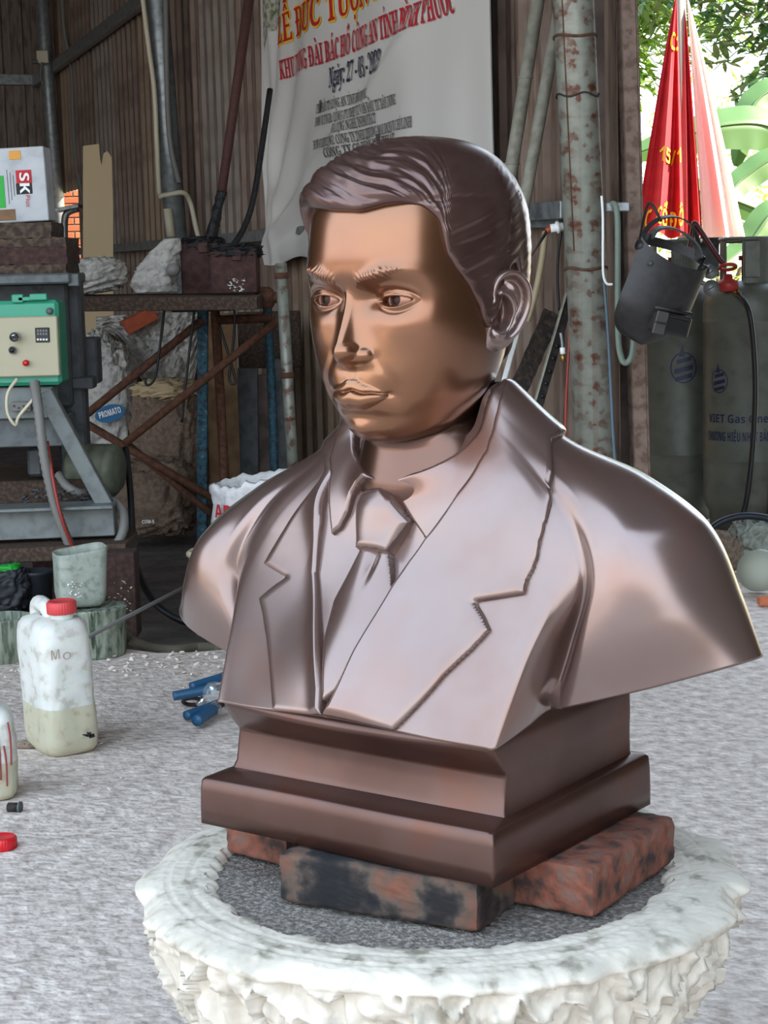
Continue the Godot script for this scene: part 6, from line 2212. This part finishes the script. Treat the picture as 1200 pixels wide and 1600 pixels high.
func build_floor_things() -> void:
	# the big canister with a red cap
	var jb := on_level(97, 1168)
	var j := thing("plastic_jug", "big cloudy white plastic canister with a faded red screw cap, half full", "canister", jb, Vector3(0, .55, .035))
	make_jug(j, .072, .108, .345, .125, 4)
	var sh := Vector3(.012, .340, .045)
	part("neck", rod(sh, sh + Vector3(0, .022, 0), .030, 28), M.jug_plastic, j)
	part("screw_cap", ribbed_cap(.036, .032), M.red_faded, j, sh + Vector3(0, .014, 0))
	wtube_local("handle", j, M.jug_plastic, [Vector3(-.004, .325, .02), Vector3(-.006, .358, .0), Vector3(-.006, .368, -.035), Vector3(-.004, .362, -.075), Vector3(0, .325, -.095)], .020)
	for e in [[-.030, .255, "M"], [.0, .250, "o"]]:
		letters("scribble", e[2], "Droid Sans", false, .022, .024, M.scribble, j, func(x, y, z): return Vector3(e[0] + x - .02, e[1] + y, .1095 + z))
	part("tar_mark", joined_scraps(Vector3(.035, .05, .1075), 10, .012, .012, 3, .002, .6), M.tar, j)
	# second canister, cut by the left edge of the picture
	var j2 := thing("plastic_jug", "white plastic jug streaked with red drips at the left edge of the floor", "canister", on_level(-12, 1244), Vector3(0, .2, .02))
	make_jug(j2, .062, .062, .215, .09, 9)
	part("neck", rod(Vector3(-.005, .21, 0), Vector3(-.005, .25, 0), .022, 24), M.jug_plastic, j2)
	var r := RandomNumberGenerator.new()
	r.seed = 3
	for k in 7:
		var x := -.03 + .013 * k
		var y0 := r.randf_range(.13, .19)
		var z := .0625
		wtube_local("drip", j2, M.red_drip, [Vector3(x, y0, z), Vector3(x + .003, y0 - .04, z + .001), Vector3(x + .001, y0 - r.randf_range(.08, .12), z)], .0022)
	# loose screw cap and a bit of metal
	var cp := thing("screw_cap", "bright red plastic screw cap lying on the floor at the left edge", "cap", on_level(3, 1325))
	part("cap", ribbed_cap(.031, .026), M.red_plastic, cp)
	var nt := thing("metal_nut", "small rusty nut lying on the floor beside the drip-streaked jug", "nut", on_level(21, 1268))
	part("nut", rod(Vector3(-.012, .010, 0), Vector3(.014, .010, .004), .011, 6), M.dark_iron, nt)
	part("washer", rod(Vector3(.014, .011, .004), Vector3(.018, .011, .005), .013, 14), M.steel_grey, nt)
	var lf := thing("dry_leaf", "curled brown leaf lying against the foot of the big canister", "leaf", on_level(45, 1168))
	part("blade", lump(Vector3(.034, .009, .020), 5, .9, .35, 2.0, 24, 16), M.rock, lf, Vector3(0, .008, 0))
	# cut-off canister used as a tub, standing on an old can
	var ck := thing("paint_can", "old greenish streaked tin standing behind the big canister under the cut-off one", "can", on_level(146, 1022))
	part("can", lathe(PackedVector2Array([Vector2(0, .0), Vector2(.100, .0), Vector2(.104, .01), Vector2(.107, .145), Vector2(.110, .150), Vector2(.108, .156), Vector2(.100, .152), Vector2(0, .150)]), 40, .02), M.can_green, ck)
	var ct := thing("cut_canister", "cut-off grey-white plastic canister used as a tub on top of the streaked tin", "tub", ck.position + Vector3(-.035, .158, -.01), Vector3(0, .35, -.03))
	var tv := PackedVector3Array()
	var rows := [[.02, .004], [.76, .0], [.90, .012], [.97, .04], [1.0, .12], [1.02, .165], [1.03, .176], [.99, .177], [.96, .165], [.93, .06], [.80, .02], [.02, .015]]
	for e in rows:
		for q in jug_ring(.078 * e[0], .070 * e[0], e[1], 56, .42):
			q.y += .012 * (q.x / .08) * smoothstep(.1, .175, e[1])
			tv.append(q)
	part("tub", grid_mesh(tv, 56, rows.size(), true), M.tub_plastic, ct)
	part("scuff", joined_scraps(Vector3(-.03, .06, .071), 22, .022, .05, 9, .002, .4), M.print_white, ct)
	# black pot and the clutter left of it
	var bp := thing("plant_pot", "plain black plastic pot standing behind the big canister", "pot", on_level(60, 985))
	part("pot", lathe(PackedVector2Array([Vector2(0, .0), Vector2(.048, .0), Vector2(.055, .19), Vector2(.059, .195), Vector2(.059, .205), Vector2(.055, .206), Vector2(.045, .04), Vector2(0, .03)]), 36), M.pot_black, bp)
	var cn := thing("paint_can", "pale tin with dark green streaks at the left edge behind the canister", "can", on_level(10, 1030))
	part("can", lathe(PackedVector2Array([Vector2(0, .0), Vector2(.085, .0), Vector2(.087, .13), Vector2(.090, .137), Vector2(.084, .138), Vector2(.083, .10), Vector2(0, .10)]), 36, .02), M.can_green, cn)
	var lab := thing("plastic_bag", "crumpled dark plastic bag with a bright green flap at the left edge", "bag", on_level(14, 990))
	part("bag", lump(Vector3(.075, .075, .06), 77, .7, .3, 2.4), M.pot_black, lab, Vector3(0, .15, 0))
	part("flap", lump(Vector3(.06, .010, .04), 78, .6, .2, 2.0), M.print_green, lab, Vector3(-.01, .225, .01), Vector3(0, 0, .08))
	part("stones", lump(Vector3(.03, .02, .03), 79, .8, .2, 2.0), M.plastic_grey, lab, Vector3(-.04, .18, .06))
	# bucket, sticks and hoses by the slab edge
	var bk := thing("paint_bucket", "cream plastic bucket with a dirty rim half hidden by the bust's right arm", "bucket", on_level(346, 988, -.08))
	part("bucket", lathe(PackedVector2Array([Vector2(0, .0), Vector2(.092, .0), Vector2(.106, .275), Vector2(.113, .278), Vector2(.114, .288), Vector2(.106, .296), Vector2(.102, .298), Vector2(.100, .29), Vector2(.097, .262), Vector2(0, .258)]), 48), M.bucket_cream, bk)
	part("paste", lump(Vector3(.094, .012, .094), 81, .9, .1, 3.0), M.plastic_grey, bk, Vector3(0, .260, 0))
	var sk := thing("grey_rod", "long grey rod sloping up from behind the big canister towards the bucket", "rod", on_level(150, 1000))
	wpart("rod", rod(at_depth(136, 996, 5.2), at_depth(318, 902, 6.1), .0062, 10), M.plastic_grey, sk)
	var hs := thing("black_hose", "black hose hanging from the rack and curving across the shed floor behind the rod", "hose", on_level(240, 940, -.08))
	wtube("hose", hs, M.rubber, [at_depth(196, 700, 7.0), at_depth(203, 760, 6.9), at_depth(207, 830, 6.8), at_depth(212, 880, 6.7), at_depth(225, 915, 6.6), at_depth(245, 945, 6.5), at_depth(275, 966, 6.45), at_depth(300, 975, 6.45)], .0125, 10)
	var h2 := thing("grey_hose", "dirty grey hose lying along the broken edge of the concrete", "hose", on_level(240, 1012, -.05))
	wtube("hose", h2, M.hose_dirt, [on_level(186, 985, .02), on_level(205, 1000, -.03), on_level(235, 1012, -.03), on_level(275, 1016, -.03), on_level(310, 1012, -.04), on_level(345, 1014, -.03)], .018, 10)
	build_tools()
	# right-hand corner
	var ds := thing("round_lid", "round pale lid standing on edge on the floor at the right side", "lid", on_level(1183, 924))
	var dc := at_depth(1183, 893, 6.5)
	wpart("disc", rod(dc + Vector3(.02, 0, -.03), dc + Vector3(-.004, .006, .02), .074, 48), M.lid_pale, ds)
	for e in [[1122, 885, Vector3(.10, .075, .08), "rock", "pinkish-brown broken rock leaning behind the bust's left arm", 91], [1180, 860, Vector3(.09, .085, .08), "tub_plastic", "mossy grey-green stone behind the round lid", 93]]:
		var h: Vector3 = e[2]
		var t := thing("stone", e[4], "stone", on_level(e[0], e[1] + 12), Vector3(0, .4, .3 if e[5] == 91 else 0.0), "stones at the right side")
		part("stone", lump(h, e[5], .75, .28, 1.6), M[e[3]], t, Vector3(0, h.y * .9, 0))
	var bh := thing("blue_black_hose", "dark blue hose arching over the stones at the right edge", "hose", on_level(1150, 850))
	wtube("hose", bh, M.hose_navy, [at_depth(1096, 850, 7.2), at_depth(1112, 826, 7.2), at_depth(1135, 812, 7.2), at_depth(1165, 806, 7.2), at_depth(1200, 810, 7.2), at_depth(1230, 822, 7.2)], .014, 10)
	var rb := thing("brick_piece", "bit of orange brick on the floor below the round lid", "brick", on_level(1196, 946))
	part("piece", brick_mesh(Vector3(.05, .03, .05), 13), M.brick_wall, rb, Vector3(0, .016, 0))
	var rc := thing("red_cylinder", "edge of a red gas cylinder at the right edge of the picture", "gas cylinder", on_level(1236, 830))
	part("body", lathe(PackedVector2Array([Vector2(0, 0), Vector2(.09, 0), Vector2(.10, .03), Vector2(.10, .20), Vector2(.08, .26), Vector2(.03, .28), Vector2(0, .28)]), 32), M.tank_red, rc)

func wtube_local(called: String, parent: Node, mat: Material, pts: Array, r: float) -> MeshInstance3D:
	return part(called, tube(spline(pts, 6), r, 12), mat, parent)

func ribbed_cap(r: float, h: float) -> ArrayMesh:
	var v := PackedVector3Array()
	var seg := 96
	for e in [[.94, 0.0, 1], [1.0, .04, 1], [1.0, .85, 1], [.95, .96, 0], [.85, 1.0, 0], [.80, .96, 0], [.0, .94, 0]]:
		for k in seg:
			var a := TAU * k / seg
			var q: float = r * e[0] + (.0012 if k % 3 == 0 and e[2] == 1 else 0.0)
			v.append(Vector3(cos(a) * q, h * e[1], sin(a) * q))
	return grid_mesh(v, seg, 7, true)

# a heap of blue-handled clamps
func build_tools() -> void:
	var L := ["blue-handled clamp lying frontmost in the tool heap beside the plinth, its end towards us", "blue-handled clamp pointing left in the tool heap, lowest on the floor", "blue-handled clamp topmost in the tool heap, pointing left", "blue-handled clamp with a dark jaw at the back of the tool heap"]
	var spec := [[[308, 1140], [352, 1118], .026, .024], [[291, 1130], [345, 1119], .022, .020], [[272, 1113], [330, 1110], .022, .045], [[300, 1106], [352, 1098], .020, .060]]
	for i in 4:
		var e: Array = spec[i]
		var a := on_level(e[0][0], e[0][1]) + Vector3(0, e[3], 0)
		var b := on_level(e[1][0], e[1][1]) + Vector3(0, e[3] + .01, -.02)
		var t := thing("hand_clamp", L[i], "clamp", Vector3(a.x, 0, a.z), Vector3.ZERO, "tools heaped beside the plinth")
		var d := (b - a).normalized()
		wpart("grip", tube(PackedVector3Array([a, a + d * .008, a + d * .03, a + d * .09, a + d * .105]), e[2] * .6, 14), M.tool_blue, t)
		wpart("collar", rod(a + d * .100, a + d * .118, e[2] * .66, 14), M.chrome, t)
		wpart("jaw", rod(a + d * .118, a + d * .18, e[2] * .42, 10, e[2] * .25), M.dark_iron, t)
	var bl := thing("glass_bulb", "clear round glass bulb on the tool heap beside the plinth", "bulb", on_level(338, 1112) + Vector3(0, .05, 0))
	var gp := at_depth(335, 1083, 4.95)
	wpart("globe", lathe(PackedVector2Array([Vector2(0, -.032), Vector2(.018, -.028), Vector2(.030, -.014), Vector2(.033, .0), Vector2(.030, .014), Vector2(.018, .028), Vector2(0, .032)]), 28), M.glass, bl).position = gp - origin_of(bl)
	wpart("metal_base", rod(gp + Vector3(.02, -.01, 0), gp + Vector3(.05, -.025, -.01), .014, 14), M.chrome, bl)
	var rg := thing("hose_ring", "dark steel hose ring standing on the tool heap beside the plinth", "ring", on_level(298, 1115) + Vector3(0, .05, 0))
	var c := at_depth(301, 1096, 4.98)
	var ring := PackedVector3Array()
	for k in 25:
		var a := TAU * k / 24.0
		ring.append(c + Vector3(cos(a) * .026, sin(a) * .014, sin(a) * .02))
	wpart("ring", tube(ring, .0055, 8), M.dark_iron, rg)
	wpart("ferrule", rod(c + Vector3(.018, -.01, .012), c + Vector3(.034, .012, .012), .011, 12), M.chrome, rg)

# ---------- outdoors: flag, banana plant, trees
func build_outdoors() -> void:
	var d := 11.6
	var foot := on_level(1070, 735, -.2)
	var pa := at_depth(1061, -120, d)
	var pb := at_depth(1068, 400, d)
	var dir := (pb - pa).normalized()
	pb = pa + dir * ((pa.y + .2) / -dir.y)
	var pole := thing("flag_pole", "pale grey pole holding the folded red cloth in front of the trees", "pole", pb)
	wpart("pole", rod(pa - dir * .6, pb, .036, 16), M.pole_grey, pole)
	# cloth gathered at the pole top and hanging in folds: red outside, white inside
	var fl := thing("red_flag", "red cloth with yellow lettering gathered on the pole, its pale back facing right", "flag", pb + Vector3(0, 1.2, 0))
	var sheet := func(x0: float, x1: float, px_top: float, px_l: float, px_r: float, y_l: float, y_r: float, depth: float, sd: float) -> ArrayMesh:
		var v := PackedVector3Array()
		for j in 50:
			for i in 40:
				v.append(flag_point(i / 39.0, j / 49.0, px_top, px_l, px_r, y_l, y_r, depth, sd) - origin_of(fl))
		return grid_mesh(v, 40, 50, false, Vector3.BACK)
	part("red_side", sheet.call(0, 0, 1057.0, 988.0, 1068.0, 372.0, 365.0, d - .12, 1.0), M.flag_red, fl)
	part("red_fold", sheet.call(0, 0, 1068.0, 1056.0, 1100.0, 366.0, 378.0, d - .02, 4.0), M.flag_red, fl)
	part("pale_side", sheet.call(0, 0, 1072.0, 1096.0, 1163.0, 378.0, 374.0, d + .06, 7.0), M.flag_white, fl)
	var on_flag := func(u0: float, v0: float): return func(x, y, z): return flag_point(u0 + x, v0 - y, 1057.0, 988.0, 1068.0, 372.0, 365.0, d - .135, 1.0) + Vector3(0, 0, z * .2) - origin_of(fl)
	letters("flag_letters", "ỤC CỔ ĐÔ", "Droid Sans", true, .93, .072, M.flag_yellow, fl, on_flag.call(.06, .965))
	letters("flag_letters", "15/1", "Droid Sans", true, .62, .060, M.flag_yellow, fl, on_flag.call(.34, .705))
	letters("flag_letters", "C:", "Droid Sans", true, .62, .075, M.flag_yellow, fl, on_flag.call(.34, .24))
	# banana plant
	var bn := thing("banana_plant", "green banana plant with long arching leaves behind the red flag", "plant", on_level(1260, 700, -.2))
	var stem := on_level(1262, 690, -.2)
	wpart("stem", rod(stem, stem + Vector3(-.05, 2.2, 0), .10, 16, .07), M.banana_leaf, bn)
	var lv := [[[1262, 300], [1220, 208], [1130, 196], [980, 244], .17, 13.0], [[1262, 330], [1230, 245], [1160, 280], [1120, 330], .10, 12.6], [[1262, 380], [1215, 330], [1170, 380], [1120, 420], .11, 12.2], [[1262, 360], [1100, 300], [1010, 330], [960, 420], .13, 13.2], [[1262, 300], [1240, 150], [1180, 160], [1150, 260], .12, 13.4]]
	for e in lv:
		part("leaf", banana_leaf(e) , M.banana_leaf, bn, -origin_of(bn))
	# trees: trunk, branches and a crown of leaves
	tree("mango_tree", "dark leafy tree at the upper right whose crown hangs over the flag", Vector3(5.8, -.2, -18.5), 6.2, [[Vector3(4.6, 3.6, -17.5), 1.5], [Vector3(3.2, 4.2, -18.0), 1.3], [Vector3(5.2, 5.0, -18.0), 2.0], [Vector3(3.9, 2.75, -17.0), .75]], 9000, "leaf_dark", 5)
	tree("mango_tree", "leafy tree just right of the door jamb, its lowest boughs hanging behind the flag", Vector3(2.6, -.2, -21.5), 6.0, [[Vector3(2.9, 4.0, -21.0), 1.1], [Vector3(2.4, 3.2, -20.6), .65], [Vector3(3.3, 4.9, -21.2), 1.5]], 6000, "leaf_mid", 8)
	tree("bush", "pale sunlit thicket filling the background beyond the flag", Vector3(5.0, -.2, -27.0), 1.5, [[Vector3(3.6, 1.0, -26.5), 1.6], [Vector3(5.6, 1.2, -27.0), 1.8], [Vector3(7.8, 1.4, -27.5), 2.0], [Vector3(4.6, 2.6, -28.5), 1.8], [Vector3(7.0, 3.4, -29.0), 2.4]], 9000, "leaf_light", 12)

func flag_point(u: float, v: float, px_top: float, px_l: float, px_r: float, y_l: float, y_r: float, depth: float, sd: float) -> Vector3:
	var px := lerpf(px_top, lerpf(px_l, px_r, u), pow(v, .92))
	var py := lerpf(-12.0, lerpf(y_l, y_r, u) + 6.0 * sin(u * 9.0 + sd), v)
	var fold := .055 * sin(u * 13.0 + sd + v * 1.1) * v + .03 * sin(u * 27.0 + sd * 3.0) * v * (1.0 - v * .5)
	var p := at_depth(px, py, depth)
	return p + Vector3(0, 0, fold + .10 * sin(u * PI) * v)

func banana_leaf(e: Array) -> ArrayMesh:
	var p := []
	for k in 4:
		p.append(at_depth(e[k][0], e[k][1], e[5] - .15 * k))
	var line := spline(p, 12)
	var n := line.size()
	var v := PackedVector3Array()
	for i in n:
		var t := float(i) / (n - 1)
		var d := (line[mini(i + 1, n - 1)] - line[maxi(i - 1, 0)]).normalized()
		var side := d.cross(Vector3(0, .45, 1)).normalized()
		var up := side.cross(d)
		var w: float = e[4] * pow(sin(PI * clampf(t * .94 + .05, 0, 1)), .6)
		for k in 9:
			var s := -1.0 + k / 4.0
			v.append(line[i] + side * s * w + up * (-.35 * absf(s) * w + .003 * sin(t * 40.0) * absf(s)))
	# midrib thickness comes from a second layer underneath
	var m := grid_mesh(v, 9, n, false, Vector3(0, .5, 1))
	var rib := tube(line, .014, 6, .004)
	return joined([m, rib])

func leaf_mesh() -> ArrayMesh:
	var v := PackedVector3Array()
	for j in 5:
		var t := j / 4.0
		var w := .5 * sin(PI * clampf(t * .93 + .05, 0, 1)) * .30
		for k in 3:
			var s := k - 1.0
			v.append(Vector3(s * w, -absf(s) * .04 - .12 * t * t, t))
	return grid_mesh(v, 3, 5, false, Vector3.UP)

func tree(called: String, label: String, at: Vector3, h: float, blobs: Array, count: int, mat: String, sd: int) -> void:
	var r := RandomNumberGenerator.new()
	r.seed = sd
	var t := thing(called, label, "tree" if called != "bush" else "bush", at)
	var trunk_top := at + Vector3(0, h * .55, 0)
	wpart("trunk", tube(spline([at, at + Vector3(.1, h * .25, .1), trunk_top], 5), .16 if h > 3 else .06, 10, .09 if h > 3 else .04), M.bark, t)
	for b in blobs:
		wpart("branch", tube(spline([trunk_top - Vector3(0, h * .15, 0), trunk_top.lerp(b[0], .5) + Vector3(0, .2, 0), b[0]], 5), .06 if h > 3 else .03, 8, .02), M.bark, t)
	var lm := leaf_mesh()
	var mm := MultiMesh.new()
	mm.transform_format = MultiMesh.TRANSFORM_3D
	mm.mesh = lm
	mm.instance_count = count
	var vol := 0.0
	for b in blobs:
		vol += pow(b[1], 2.2)
	var k := 0
	for bi in blobs.size():
		var b: Array = blobs[bi]
		var nb := int(count * pow(b[1], 2.2) / vol) if bi < blobs.size() - 1 else count - k
		var i := 0
		while i < nb and k < count:
			# twigs of several leaves
			var dir := Vector3(r.randfn(), r.randfn() * .8, r.randfn()).normalized()
			var c: Vector3 = b[0] + dir * b[1] * pow(r.randf(), .45)
			for q in 7:
				if i >= nb or k >= count:
					break
				var ang := r.randf() * TAU
				var out := Vector3(cos(ang), r.randf_range(-.9, .35), sin(ang)).normalized()
				var s := r.randf_range(.13, .24) if called != "bush" else r.randf_range(.07, .16)
				var z := out
				var x := Vector3.UP.cross(z).normalized().rotated(z, r.randf_range(-.7, .7))
				var y := z.cross(x)
				mm.set_instance_transform(k, Transform3D(Basis(x * s, y * s, z * s), c + Vector3(r.randfn(), r.randfn(), r.randfn()) * .05))
				k += 1
				i += 1
	var mi := MultiMeshInstance3D.new()
	mi.name = "foliage"
	mi.multimesh = mm
	mi.material_override = M[mat]
	mi.position = -origin_of(t)
	t.add_child(mi)
	stuff(mi)
